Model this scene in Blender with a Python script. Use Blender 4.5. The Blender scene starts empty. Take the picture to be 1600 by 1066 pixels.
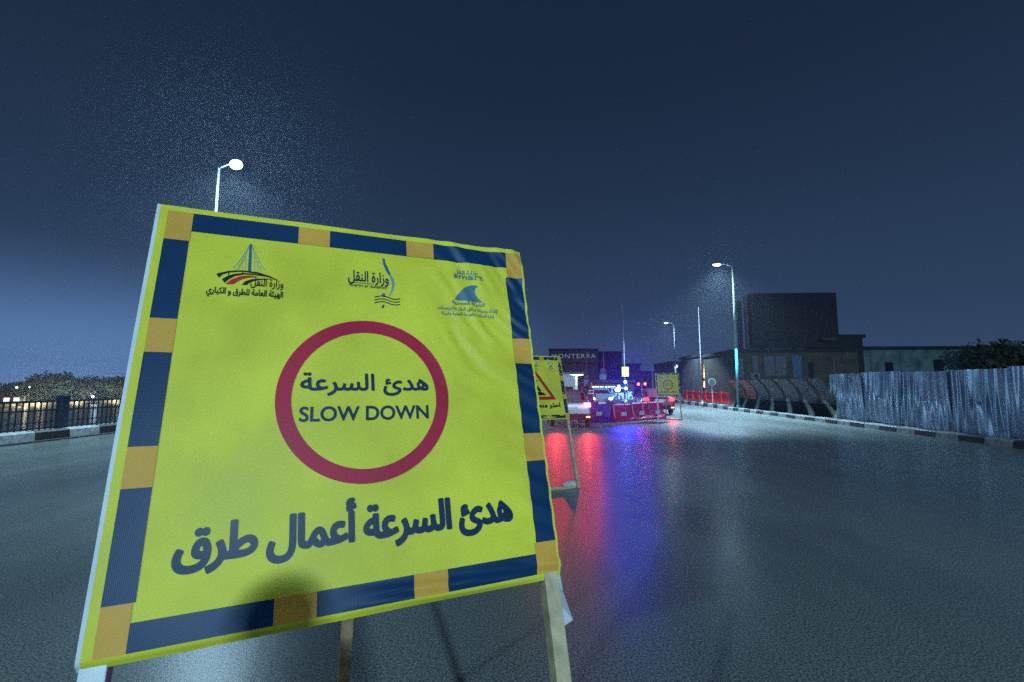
import bpy, bmesh, math, random
import numpy as np
from mathutils import Vector, Matrix
random.seed(7); rng = np.random.default_rng(7)
PI = math.pi
sc = bpy.context.scene
COL = sc.collection

# ------------------------------------------------------------------ camera
H, F = 1.65, 711.0
PITCH, YAW = math.atan(68 / F), math.radians(3.06)
cd = bpy.data.cameras.new('camera'); cam = bpy.data.objects.new('camera', cd); COL.objects.link(cam)
cd.sensor_width = 36; cd.lens = 36 * F / 1600; cd.clip_end = 6000; cd.clip_start = 0.05
cam.location = (0, 0, H); cam.rotation_euler = (PI / 2 + PITCH, 0, YAW)
sc.camera = cam

# ------------------------------------------------------------------ night sky with city glow
wd = bpy.data.worlds.new('World'); sc.world = wd; wd.use_nodes = True
nt = wd.node_tree; N, L = nt.nodes, nt.links
bg = N['Background']
tc = N.new('ShaderNodeTexCoord'); sep = N.new('ShaderNodeSeparateXYZ'); L.new(tc.outputs['Generated'], sep.inputs[0])
rp = N.new('ShaderNodeValToRGB'); L.new(sep.outputs['Z'], rp.inputs[0])
el = rp.color_ramp.elements
el[0].position = 0.0; el[0].color = (.042, .082, .165, 1)
el[1].position = 0.75; el[1].color = (.0085, .019, .043, 1)
for p, c in ((.07, (.035, .069, .140, 1)), (.15, (.026, .053, .110, 1)), (.38, (.0155, .032, .069, 1)), (.56, (.0105, .0225, .051, 1))):
    e = el.new(p); e.color = c
dt = N.new('ShaderNodeVectorMath'); dt.operation = 'DOT_PRODUCT'; L.new(tc.outputs['Generated'], dt.inputs[0])
gd = Vector((-.60, .80, .02)).normalized(); dt.inputs[1].default_value = gd
pw = N.new('ShaderNodeMapRange'); L.new(dt.outputs['Value'], pw.inputs['Value'])
pw.inputs['From Min'].default_value = .72; pw.inputs['From Max'].default_value = 1.0; pw.interpolation_type = 'SMOOTHERSTEP'
gl = N.new('ShaderNodeMix'); gl.data_type = 'RGBA'; gl.blend_type = 'ADD'
vr = N.new('ShaderNodeMapRange'); L.new(sep.outputs['Z'], vr.inputs['Value'])
vr.inputs['From Min'].default_value = .27; vr.inputs['From Max'].default_value = 0.0; vr.interpolation_type = 'SMOOTHERSTEP'
mu = N.new('ShaderNodeMath'); mu.operation = 'MULTIPLY'; L.new(pw.outputs[0], mu.inputs[0]); L.new(vr.outputs[0], mu.inputs[1])
L.new(mu.outputs[0], gl.inputs['Factor']); L.new(rp.outputs[0], gl.inputs['A']); gl.inputs['B'].default_value = (.070, .150, .330, 1)
L.new(gl.outputs['Result'], bg.inputs['Color']); bg.inputs['Strength'].default_value = 1.0

sc.view_settings.view_transform = 'Standard'; sc.view_settings.look = 'None'
sc.render.dither_intensity = 2.0
sc.view_settings.exposure = 0; sc.view_settings.gamma = 1
cy = sc.cycles
cy.use_denoising = False; cy.use_adaptive_sampling = False
cy.max_bounces = 5; cy.diffuse_bounces = 2; cy.glossy_bounces = 3; cy.transmission_bounces = 4; cy.volume_bounces = 0
cy.sample_clamp_indirect = 1.5; cy.sample_clamp_direct = 5; cy.caustics_reflective = False; cy.caustics_refractive = False
LAMP_W = 30000.0
LED = (.48, .78, 1.0)

# ------------------------------------------------------------------ pixel -> world (photo is 1600 x 1066)
cp, sp, cw, sw = math.cos(PITCH), math.sin(PITCH), math.cos(YAW), math.sin(YAW)
def ray(px, py):
    r, u = (px - 800) / F, -(py - 533) / F
    y, z = cp - u * sp, sp + u * cp
    return Vector((r * cw - y * sw, r * sw + y * cw, z))
def W(px, py, Y):
    r = ray(px, py); t = Y / r.y
    return Vector((r.x * t, Y, H + r.z * t))
def yx(px, X):
    r = ray(px, 601); return X / r.x * r.y
def G(px, py, z=0.0):
    r = ray(px, py); t = (z - H) / r.z
    return Vector((r.x * t, r.y * t, z))

# ------------------------------------------------------------------ materials
def mat(name, col, rough=.6, metal=0.0, var=.18, scale=6.0, bump=0.0, bscale=40.0, emit=None, estr=0.0, spec=.5, coat=0.0, detail=5):
    m = bpy.data.materials.new(name); m.use_nodes = True
    t = m.node_tree; n, l = t.nodes, t.links; b = n['Principled BSDF']
    tcn = n.new('ShaderNodeTexCoord')
    ns = n.new('ShaderNodeTexNoise'); ns.inputs['Scale'].default_value = scale; ns.inputs['Detail'].default_value = detail
    l.new(tcn.outputs['Object'], ns.inputs['Vector'])
    r = n.new('ShaderNodeValToRGB'); l.new(ns.outputs['Fac'], r.inputs[0])
    r.color_ramp.elements[0].position = .3; r.color_ramp.elements[1].position = .7
    r.color_ramp.elements[0].color = tuple(c * (1 - var) for c in col) + (1,)
    r.color_ramp.elements[1].color = tuple(min(1, c * (1 + var)) for c in col) + (1,)
    l.new(r.outputs[0], b.inputs['Base Color'])
    mr = n.new('ShaderNodeMapRange'); l.new(ns.outputs['Fac'], mr.inputs['Value'])
    mr.inputs['To Min'].default_value = max(.02, rough * .82); mr.inputs['To Max'].default_value = min(1, rough * 1.18)
    l.new(mr.outputs[0], b.inputs['Roughness'])
    b.inputs['Metallic'].default_value = metal; b.inputs['Specular IOR Level'].default_value = spec
    b.inputs['Coat Weight'].default_value = coat
    if bump:
        n2 = n.new('ShaderNodeTexNoise'); n2.inputs['Scale'].default_value = bscale; n2.inputs['Detail'].default_value = 4
        l.new(tcn.outputs['Object'], n2.inputs['Vector'])
        bp = n.new('ShaderNodeBump'); bp.inputs['Strength'].default_value = bump; bp.inputs['Distance'].default_value = .01
        l.new(n2.outputs['Fac'], bp.inputs['Height']); l.new(bp.outputs[0], b.inputs['Normal'])
    if emit:
        b.inputs['Emission Color'].default_value = tuple(emit) + (1,); b.inputs['Emission Strength'].default_value = estr
    return m

def asphalt():
    m = bpy.data.materials.new('asphalt'); m.use_nodes = True
    t = m.node_tree; n, l = t.nodes, t.links; b = n['Principled BSDF']
    tcn = n.new('ShaderNodeTexCoord')
    fine = n.new('ShaderNodeTexNoise'); fine.inputs['Scale'].default_value = 75; fine.inputs['Detail'].default_value = 3; fine.inputs['Roughness'].default_value = .7
    vor = n.new('ShaderNodeTexVoronoi'); vor.inputs['Scale'].default_value = 70
    big = n.new('ShaderNodeTexNoise'); big.inputs['Scale'].default_value = .35; big.inputs['Detail'].default_value = 6; big.inputs['Roughness'].default_value = .62
    mp = n.new('ShaderNodeMapping'); mp.inputs['Scale'].default_value = (1, .22, 1); l.new(tcn.outputs['Object'], mp.inputs[0])
    for x in (fine, vor): l.new(tcn.outputs['Object'], x.inputs['Vector'])
    l.new(mp.outputs[0], big.inputs['Vector'])
    r1 = n.new('ShaderNodeValToRGB'); l.new(fine.outputs['Fac'], r1.inputs[0])
    r1.color_ramp.elements[0].position = .38; r1.color_ramp.elements[1].position = .66
    r1.color_ramp.elements[0].color = (.036, .045, .045, 1); r1.color_ramp.elements[1].color = (.290, .322, .302, 1)
    r2 = n.new('ShaderNodeValToRGB'); l.new(big.outputs['Fac'], r2.inputs[0])
    r2.color_ramp.elements[0].position = .3; r2.color_ramp.elements[1].position = .72
    r2.color_ramp.elements[0].color = (.66, .68, .70, 1); r2.color_ramp.elements[1].color = (1.32, 1.30, 1.26, 1)
    mx = n.new('ShaderNodeMix'); mx.data_type = 'RGBA'; mx.blend_type = 'MULTIPLY'; mx.inputs['Factor'].default_value = 1
    l.new(r1.outputs[0], mx.inputs['A']); l.new(r2.outputs[0], mx.inputs['B']); l.new(mx.outputs['Result'], b.inputs['Base Color'])
    mr = n.new('ShaderNodeMapRange'); l.new(big.outputs['Fac'], mr.inputs['Value'])
    mr.inputs['From Min'].default_value = .3; mr.inputs['From Max'].default_value = .7
    mr.inputs['To Min'].default_value = .23; mr.inputs['To Max'].default_value = .33; l.new(mr.outputs[0], b.inputs['Roughness'])
    ad = n.new('ShaderNodeMath'); ad.operation = 'ADD'; l.new(vor.outputs['Distance'], ad.inputs[0]); l.new(fine.outputs['Fac'], ad.inputs[1])
    bp = n.new('ShaderNodeBump'); bp.inputs['Strength'].default_value = .06; bp.inputs['Distance'].default_value = .004
    l.new(ad.outputs[0], bp.inputs['Height']); l.new(bp.outputs[0], b.inputs['Normal'])
    b.inputs['Specular IOR Level'].default_value = .19
    return m

def vinyl(name, col, var=.13, rough=.46):
    """printed PVC banner cloth: woven ribs in the bump, satin gloss"""
    m = mat(name, col, rough, var=var, scale=5)
    t = m.node_tree; n, l = t.nodes, t.links; b = n['Principled BSDF']
    tcn = n.new('ShaderNodeTexCoord')
    w1 = n.new('ShaderNodeTexWave'); w1.bands_direction = 'Z'; w1.inputs['Scale'].default_value = 95; w1.inputs['Distortion'].default_value = .6
    w2 = n.new('ShaderNodeTexWave'); w2.bands_direction = 'X'; w2.inputs['Scale'].default_value = 95; w2.inputs['Distortion'].default_value = .6
    ns = n.new('ShaderNodeTexNoise'); ns.inputs['Scale'].default_value = 400
    for x in (w1, w2, ns): l.new(tcn.outputs['Object'], x.inputs['Vector'])
    a = n.new('ShaderNodeMath'); a.operation = 'ADD'; l.new(w1.outputs['Fac'], a.inputs[0]); l.new(w2.outputs['Fac'], a.inputs[1])
    a2 = n.new('ShaderNodeMath'); a2.operation = 'ADD'; l.new(a.outputs[0], a2.inputs[0]); l.new(ns.outputs['Fac'], a2.inputs[1])
    bp = n.new('ShaderNodeBump'); bp.inputs['Strength'].default_value = .06; bp.inputs['Distance'].default_value = .0012
    l.new(a2.outputs[0], bp.inputs['Height']); l.new(bp.outputs[0], b.inputs['Normal'])
    b.inputs['Specular IOR Level'].default_value = .12
    return m

M = dict(
    asphalt=asphalt(),
    earth=mat('earth', (.09, .08, .065), .9, scale=.3, bump=.4, bscale=3),
    dark_earth=mat('dark_earth', (.030, .027, .023), .95, var=.4, scale=.8, bump=.4, bscale=5),
    concrete=mat('concrete', (.30, .30, .28), .8, scale=3, bump=.3, bscale=30),
    kerb_white=mat('kerb_white', (.40, .42, .41), .7, var=.35, scale=9, bump=.3),
    kerb_grey=mat('kerb_grey', (.22, .23, .23), .8, var=.4, scale=9, bump=.3),  # pale segments of the right kerb, darker than the left ones
    kerb_black=mat('kerb_black', (.022, .023, .026), .6, var=.5, scale=9, bump=.3),
    gutter=mat('gutter', (.03, .032, .034), .8, var=.5, scale=4, bump=.3),
    yellow=vinyl('banner_yellow', (.43, .40, .030)),
    orange=vinyl('banner_orange', (.42, .22, .034)),
    navy=vinyl('banner_navy', (.0035, .022, .060), rough=.38),
    ink=vinyl('banner_ink', (.003, .015, .040), rough=.4),
    red_ink=vinyl('banner_red', (.28, .009, .030)),
    red2=vinyl('banner_crimson', (.32, .014, .02)),
    pale_ink=vinyl('banner_pale_blue', (.09, .19, .24)),
    mid_ink=vinyl('banner_mid_blue', (.024, .075, .155)),
    sheen_ink=vinyl('banner_sheen_blue', (.050, .115, .150)),  # right emblem's blue, paled to carry the cloth's sheen in its colour
    black_ink=vinyl('banner_black', (.008, .010, .011)),
    white_cloth=vinyl('banner_white', (.40, .43, .46)),
    wood=mat('wood', (.30, .235, .14), .75, var=.3, scale=18, bump=.3, bscale=60),
    wood_dark=mat('wood_dark', (.20, .13, .06), .8, var=.35, scale=18, bump=.3, bscale=60),
    wood_white=mat('wood_white', (.44, .46, .46), .6, var=.15, scale=14, bump=.25, bscale=50),
    sack=mat('sack', (.36, .34, .30), .95, var=.3, scale=12, bump=.6, bscale=90),
    galv=mat('galvanised', (.55, .58, .60), .42, .75, var=.15, scale=5),
    pole=mat('pole_paint', (.22, .24, .25), .5, .1, var=.12, scale=4),
    teal=mat('teal_paint', (.04, .27, .28), .5, .1, var=.2, scale=4),
    dark_metal=mat('dark_metal', (.035, .042, .055), .5, .4, var=.25),
    blue_metal=mat('blue_metal', (.02, .03, .065), .5, .2, var=.25),
    sheet=mat('corrugated_sheet', (.42, .55, .72), .40, .92, var=.22, scale=2.2),
    curved_green=mat('curved_green', (.003, .013, .011), .7, 0, var=.4, scale=4, spec=.1),
    curved_dark=mat('curved_dark', (.05, .055, .075), .55, .2, var=.4, scale=4),
    curved_red_lit=mat('curved_red_lit', (.22, .06, .052), .6, .1, var=.4, scale=4),  # red lamp light on the two far panels, put into their colour
    red_paint=mat('red_paint', (.55, .012, .015), .45, .1, var=.25),
    lens=mat('lamp_lens', (.9, .95, 1), .3, emit=(.80, .91, 1.0), estr=6),
    lens_far=mat('far_lens', (.9, .95, 1), .3, emit=(.82, .92, 1.0), estr=9),
    warm=mat('warm_bulb', (1, .8, .4), .3, emit=(1.0, .66, .20), estr=5),
    warm_far=mat('warm_far_lens', (1, .9, .7), .3, emit=(1.0, .86, .55), estr=7),
    blue_flash=mat('blue_flasher', (.1, .15, .9), .25, emit=(.22, .30, 1.0), estr=6),
    red_flash=mat('red_flasher', (.9, .1, .1), .25, emit=(1.0, .10, .09), estr=6),
    brake=mat('brake_lens', (.8, .05, .05), .2, emit=(1.0, .10, .09), estr=11),
    brake_dim=mat('brake_lens_dim', (.8, .05, .05), .2, emit=(1.0, .04, .03), estr=4),
    head=mat('headlight_lens', (.9, .95, 1), .2, emit=(.85, .93, 1.0), estr=9),
    plate_light=mat('plate_light', (.9, .95, 1), .2, emit=(1, .9, .85), estr=5),
    amber=mat('amber_lens', (1, .45, .05), .25, emit=(1, .42, .04), estr=6),
    flood=mat('flood_lens', (.9, .95, 1), .2, emit=(.88, .95, 1.0), estr=14),
    soffit=mat('canopy_soffit', (.8, .9, .9), .4, emit=(.72, .95, 1.0), estr=7),
    pavilion_glow=mat('pavilion_glow', (.8, .8, .7), .4, emit=(1, .95, .75), estr=1.6, var=.3),
    shop_glow=mat('shop_glow', (.7, .8, .9), .4, emit=(.55, .75, .95), estr=1.6, var=.4, scale=1.2),
    barrier_red=mat('barrier_red', (.36, .02, .03), .42, var=.3, scale=5),
    barrier_blue=mat('barrier_blue', (.012, .03, .26), .42, var=.3, scale=5),
    barrier_mark=mat('barrier_mark', (.52, .48, .52), .5, var=.3, scale=9),
    rubber=mat('rubber', (.02, .02, .02), .85),
    glass=mat('car_glass', (.006, .007, .009), .08, spec=.35),
    silver=mat('silver_paint', (.22, .22, .24), .3, .45, var=.06, coat=.5),
    van_white=mat('white_paint', (.34, .36, .38), .35, var=.08, coat=.4),
    maroon=mat('maroon_paint', (.11, .012, .02), .3, .2, var=.1, coat=.6),
    car_blue=mat('grey_blue_paint', (.10, .14, .19), .3, .3, var=.1, coat=.5),
    car_green=mat('pale_green_paint', (.22, .36, .34), .35, .1, var=.1, coat=.4),
    plate=mat('number_plate', (.6, .6, .6), .4),
    chrome=mat('chrome', (.6, .62, .64), .18, 1.0),
    sign_blue=mat('sign_blue', (.08, .28, .62), .45, var=.25, scale=5),
    sign_white=mat('sign_white', (.66, .70, .72), .5),
    sign_purple=mat('sign_purple', (.12, .10, .25), .5),
    sign_yellow=mat('sign_yellow', (.55, .50, .05), .5, var=.15),
    brick=mat('brown_render', (.095, .082, .066), .9, var=.4, scale=1.1, bump=.4, bscale=9),
    grey_wall=mat('grey_render', (.065, .065, .07), .9, var=.35, scale=.9, bump=.4, bscale=9),
    dark_wall=mat('dark_cladding', (.018, .022, .03), .7, var=.4, scale=.8),
    green_wall=mat('green_render', (.15, .25, .25), .85, var=.45, scale=.8, bump=.3, bscale=8),
    purple_wall=mat('mauve_render', (.10, .08, .11), .9, var=.3, scale=.6),
    curtain=mat('curtain', (.15, .17, .20), .8, var=.3, scale=3),
    blue_panel=mat('blue_panel', (.09, .17, .32), .6, var=.2, scale=3),
    board_green=mat('board_green', (.02, .07, .075), .6, var=.4, scale=.6),
    letter=mat('sign_letter_glow', (.5, .6, .62), .5, emit=(.55, .75, .8), estr=.10),  # weak glow added so the rooftop letters and mast arrow show
    window=mat('window_glass', (.02, .025, .035), .12),
    bark=mat('bark', (.07, .055, .04), .9, bump=.5),
    leaf=mat('leaf', (.045, .07, .03), .8, var=.5, scale=1.4),
    leaf2=mat('leaf_olive', (.06, .065, .03), .8, var=.5, scale=1.4),
    bank=mat('bank_stone', (.34, .31, .24), .85, var=.35, scale=.4),
    skin=mat('skin', (.30, .17, .11), .55), jacket=mat('dark_jacket', (.03, .035, .05), .8),
    trousers=mat('dark_trousers', (.035, .04, .06), .85), vest=mat('pale_stripe', (.7, .75, .8), .4), hair=mat('black_hair', (.012, .01, .009), .6),
)
def water_mat():
    m = mat('river_water', (.07, .08, .085), .28, var=.3)
    t = m.node_tree; n, l = t.nodes, t.links
    tcn = n.new('ShaderNodeTexCoord'); ns = n.new('ShaderNodeTexNoise'); ns.inputs['Scale'].default_value = .8; ns.inputs['Detail'].default_value = 4
    l.new(tcn.outputs['Object'], ns.inputs['Vector'])
    bp = n.new('ShaderNodeBump'); bp.inputs['Strength'].default_value = .5; bp.inputs['Distance'].default_value = .04
    l.new(ns.outputs['Fac'], bp.inputs['Height']); l.new(bp.outputs[0], n['Principled BSDF'].inputs['Normal'])
    return m
M['water'] = water_mat()
def rolled(m):
    """sheet rolled top to bottom: highlights stretch up and down the ribs"""
    n, l = m.node_tree.nodes, m.node_tree.links; tg = n.new('ShaderNodeTangent'); tg.direction_type = 'RADIAL'; tg.axis = 'X'
    l.new(tg.outputs[0], n['Principled BSDF'].inputs['Tangent']); n['Principled BSDF'].inputs['Anisotropic'].default_value = .92
rolled(M['sheet'])
for k_ in ('lens', 'lens_far', 'warm', 'warm_far', 'soffit', 'shop_glow', 'pavilion_glow', 'head', 'plate_light', 'amber', 'flood', 'blue_flash', 'red_flash', 'brake', 'brake_dim'):
    M[k_].cycles.emission_sampling = 'NONE'      # small bright lenses: seen directly, the lamps beside them light the place

# ------------------------------------------------------------------ helpers
def tag(o, label=None, cat=None, group=None, kind=None):
    if label: o['label'] = label
    if cat: o['category'] = cat
    if group: o['group'] = group
    if kind: o['kind'] = kind
    return o
def thing(name, label, cat, loc=(0, 0, 0), rz=0.0, group=None):
    o = bpy.data.objects.new(name, None); COL.objects.link(o); o.empty_display_size = .3
    o.location = loc; o.rotation_euler = (0, 0, rz); return tag(o, label, cat, group)
class MB:
    def __init__(s): s.v = []; s.f = []; s.mi = []; s.cur = 0
    def mesh(s, vs, fs):
        b = len(s.v); s.v += [tuple(x) for x in vs]; s.f += [tuple(i + b for i in f) for f in fs]; s.mi += [s.cur] * len(fs); return s
    def m(s, i): s.cur = i; return s
    def box(s, a, b, mx=None):
        x0, x1 = sorted((a[0], b[0])); y0, y1 = sorted((a[1], b[1])); z0, z1 = sorted((a[2], b[2]))
        vs = [Vector((x, y, z)) for z in (z0, z1) for x, y in ((x0, y0), (x1, y0), (x1, y1), (x0, y1))]
        if mx is not None: vs = [mx @ v for v in vs]
        return s.mesh(vs, [(3, 2, 1, 0), (4, 5, 6, 7), (0, 1, 5, 4), (1, 2, 6, 5), (2, 3, 7, 6), (3, 0, 4, 7)])
    def bar(s, p, q, wx, wy, up=(0, 0, 1)):
        p, q = Vector(p), Vector(q); d = (q - p); ln = d.length; d.normalize()
        x = d.cross(Vector(up)); x = x.normalized() if x.length > 1e-4 else Vector((1, 0, 0)); y = x.cross(d)
        vs = [c + x * a * wx / 2 + y * b * wy / 2 for c in (p, q) for a, b in ((-1, -1), (1, -1), (1, 1), (-1, 1))]
        return s.mesh(vs, [(3, 2, 1, 0), (4, 5, 6, 7), (0, 1, 5, 4), (1, 2, 6, 5), (2, 3, 7, 6), (3, 0, 4, 7)])
    def tube(s, p, q, r0, r1=None, n=12):
        r1 = r0 if r1 is None else r1
        p, q = Vector(p), Vector(q); d = (q - p).normalized()
        x = d.orthogonal().normalized(); y = d.cross(x)
        vs = [c + (x * math.cos(2 * PI * k / n) + y * math.sin(2 * PI * k / n)) * r for c, r in ((p, r0), (q, r1)) for k in range(n)]
        fs = [(k, (k + 1) % n, n + (k + 1) % n, n + k) for k in range(n)] + [tuple(range(n - 1, -1, -1)), tuple(range(n, 2 * n))]
        return s.mesh(vs, fs)
    def ball(s, c, r, n=12, m=8):
        c = Vector(c); r = r if hasattr(r, '__len__') else (r, r, r); vs = []; fs = []
        for i in range(m + 1):
            t = PI * i / m
            for k in range(n):
                a = 2 * PI * k / n
                vs.append(c + Vector((r[0] * math.sin(t) * math.cos(a), r[1] * math.sin(t) * math.sin(a), r[2] * math.cos(t))))
        for i in range(m):
            for k in range(n): fs.append((i * n + k, (i + 1) * n + k, (i + 1) * n + (k + 1) % n, i * n + (k + 1) % n))
        return s.mesh(vs, fs)
    def build(s, name, mats, parent=None, smooth=False, bevel=0.0):
        me = bpy.data.meshes.new(name); me.from_pydata(s.v, [], s.f)
        for m_ in (mats if isinstance(mats, (list, tuple)) else [mats]): me.materials.append(M[m_] if isinstance(m_, str) else m_)
        me.polygons.foreach_set('material_index', s.mi)
        bm = bmesh.new(); bm.from_mesh(me); bmesh.ops.remove_doubles(bm, verts=bm.verts, dist=1e-5); bmesh.ops.recalc_face_normals(bm, faces=bm.faces)
        if bevel: bmesh.ops.bevel(bm, geom=list(bm.edges), offset=bevel, segments=2, affect='EDGES', profile=.6, clamp_overlap=True)
        bm.to_mesh(me); bm.free()
        if smooth: me.polygons.foreach_set('use_smooth', [True] * len(me.polygons))
        o = bpy.data.objects.new(name, me); COL.objects.link(o)
        if parent is not None: o.parent = parent
        return o
def kids(o): return [c for c in bpy.data.objects if c.parent is o]
def copy_tree(o, parent=None):
    c = o.copy(); COL.objects.link(c)
    if parent is not None: c.parent = parent
    for ch in kids(o): copy_tree(ch, c)
    return c

# ------------------------------------------------------------------ setting: road, kerbs, ground, river
gl_a, gl_b = G(0, 697), G(191, 675)
gr_a, gr_b = G(1600, 702), G(1140, 641)
XL = (gl_a.x + gl_b.x) / 2; XR = (gr_a.x + gr_b.x) / 2
DECK = XL - 1.5
def sheet(name, pts_x_z, y0, y1, ny, m, kind='structure'):
    b = MB(); ys = np.linspace(y0, y1, ny)
    vs = [(x, y, z) for y in ys for x, z in pts_x_z]; k = len(pts_x_z)
    fs = [(j * k + i, j * k + i + 1, (j + 1) * k + i + 1, (j + 1) * k + i) for j in range(ny - 1) for i in range(k - 1)]
    b.mesh(vs, fs); return tag(b.build(name, m), kind=kind)
sheet('ground', [(-2500, -5.6), (-186, -5.6), (-185, -5.8), (-176, -9.5), (DECK - .1, -9.5), (DECK, -.03), (XR + .05, -.02), (2500, -.02)], -300, 4000, 40, 'earth')
sheet('road', [(XL, 0), (XL / 2, .0), (0, 0), (XR / 2, 0), (XR, 0)], -70, 420, 60, 'asphalt')
sheet('water', [(-178, -6.3), (DECK - .02, -6.3)], -280, 3900, 3, 'water')
sheet('pavement', [(DECK, .24), (XL - .36, .24)], -60, 300, 6, 'concrete')
b = MB(); b.box((DECK - .35, -60, -1.4), (DECK + .001, 300, .23)); tag(b.build('deck_edge', 'concrete'), kind='structure')
sheet('verge', [(XR + .32, .12), (XR + 6, .1), (XR + 60, .06)], -60, 300, 6, 'dark_earth')
def kerb(x_in, sgn, y0, y1, seg, ph, h):
    b = MB(); y = y0 + ph; k = 0
    while y < y1:
        b.m(k % 2); g = .012; x_out = x_in + sgn * .34
        prof = [(x_in, .0), (x_in + sgn * .02, h - .04), (x_in + sgn * .06, h), (x_out, h), (x_out, -.03)]
        vs = [(px_, yy, pz_) for yy in (y + g, y + seg - g) for px_, pz_ in prof]; n = len(prof)
        b.mesh(vs, [(i, i + 1, n + i + 1, n + i) for i in range(n - 1)] + [tuple(range(n)), tuple(range(2 * n - 1, n - 1, -1))])
        y += seg; k += 1
    return tag(b.build('kerb', ['kerb_white' if sgn < 0 else 'kerb_grey', 'kerb_black']), kind='structure')
# left kerb: photo shows a black stretch from x=65 to x=108
yb0 = yx(65, XL)
kerb(XL, -1, -40, 200, .98, (yb0 - .02 + 40) % 1.96 - .98, .30)
kerb(XR, 1, -40, 30.9, .78, (yx(1334, XR) + 40) % 1.56 - .39 - .78, .20)
kerb(XR, 1, 31.3, 140, .9, .3, .28)
b = MB(); b.box((XL - .005, -60, -.02), (XL + .22, 250, .035)); tag(b.build('gutter', 'gutter'), kind='structure')

# ------------------------------------------------------------------ banner prints
AR = {'ا': (0xFE8D, 0xFE8E), 'أ': (0xFE83, 0xFE84), 'إ': (0xFE87, 0xFE88), 'ة': (0xFE93, 0xFE94), 'د': (0xFEA9, 0xFEAA), 'ذ': (0xFEAB, 0xFEAC),
      'ر': (0xFEAD, 0xFEAE), 'ز': (0xFEAF, 0xFEB0), 'و': (0xFEED, 0xFEEE), 'ب': (0xFE8F,), 'ت': (0xFE95,), 'ح': (0xFEA1,), 'س': (0xFEB1,), 'ش': (0xFEB5,),
      'ص': (0xFEB9,), 'ط': (0xFEC1,), 'ع': (0xFEC9,), 'ف': (0xFED1,), 'ق': (0xFED5,), 'ك': (0xFED9,), 'ل': (0xFEDD,), 'م': (0xFEE1,), 'ن': (0xFEE5,),
      'ه': (0xFEE9,), 'ي': (0xFEF1,), 'ئ': (0xFE89,)}
def shape(s):
    if not any(c in AR for c in s): return s
    out = []; n = len(s)
    for i, c in enumerate(s):
        if c not in AR: out.append(c); continue
        f = AR[c]; prev = i > 0 and s[i - 1] in AR and len(AR[s[i - 1]]) == 1
        nxt = i < n - 1 and s[i + 1] in AR and len(f) == 1
        out.append(chr(f[1 if prev else 0]) if len(f) == 2 else chr(f[0] + (3 if prev and nxt else 1 if prev else 2 if nxt else 0)))
    return ''.join(reversed(out))
def text_segs(s, spacing=1.0):
    """outline segments (n,4) of a line of text, baseline at 0"""
    c = bpy.data.curves.new('t', 'FONT'); c.body = shape(s); c.fill_mode = 'NONE'; c.resolution_u = 6; c.space_character = spacing
    o = bpy.data.objects.new('t', c); COL.objects.link(o)
    dg = bpy.context.evaluated_depsgraph_get(); me = bpy.data.meshes.new_from_object(o.evaluated_get(dg))
    co = np.array([v.co[:2] for v in me.vertices]); ed = np.array([e.vertices[:] for e in me.edges])
    # orient every loop by walking its vertices in index order
    a, bb = ed.min(1), ed.max(1); wrap = (bb - a) > 1
    st = np.where(wrap, bb, a); en = np.where(wrap, a, bb)
    segs = np.hstack([co[st], co[en]])
    bpy.data.objects.remove(o); bpy.data.curves.remove(c); bpy.data.meshes.remove(me)
    return segs
def fit(segs, x0, x1, base, top, ref_top=None):
    """scale segments so they span x0..x1, baseline at base and highest ref point at top"""
    s = segs.copy(); xs = s[:, [0, 2]]; mn, mx = xs.min(), xs.max(); k = (x1 - x0) / (mx - mn)
    tt = ref_top if ref_top else s[:, [1, 3]].max(); ky = (top - base) / tt
    s[:, [0, 2]] = x0 + (xs - mn) * k; s[:, [1, 3]] = base + s[:, [1, 3]] * ky
    return s
def poly_segs(loops):
    out = []
    for lp in loops:
        a = np.array(lp, float); out.append(np.hstack([a, np.roll(a, -1, 0)]))
    return np.vstack(out)
def line_segs(pts, w):
    """a stroke of width w along pts, as one closed loop"""
    p = np.array(pts, float); d = np.gradient(p, axis=0); d /= np.linalg.norm(d, axis=1)[:, None] + 1e-12
    n = np.stack([-d[:, 1], d[:, 0]], 1) * w / 2
    return poly_segs([np.vstack([p + n, (p - n)[::-1]]).tolist()])
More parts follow.
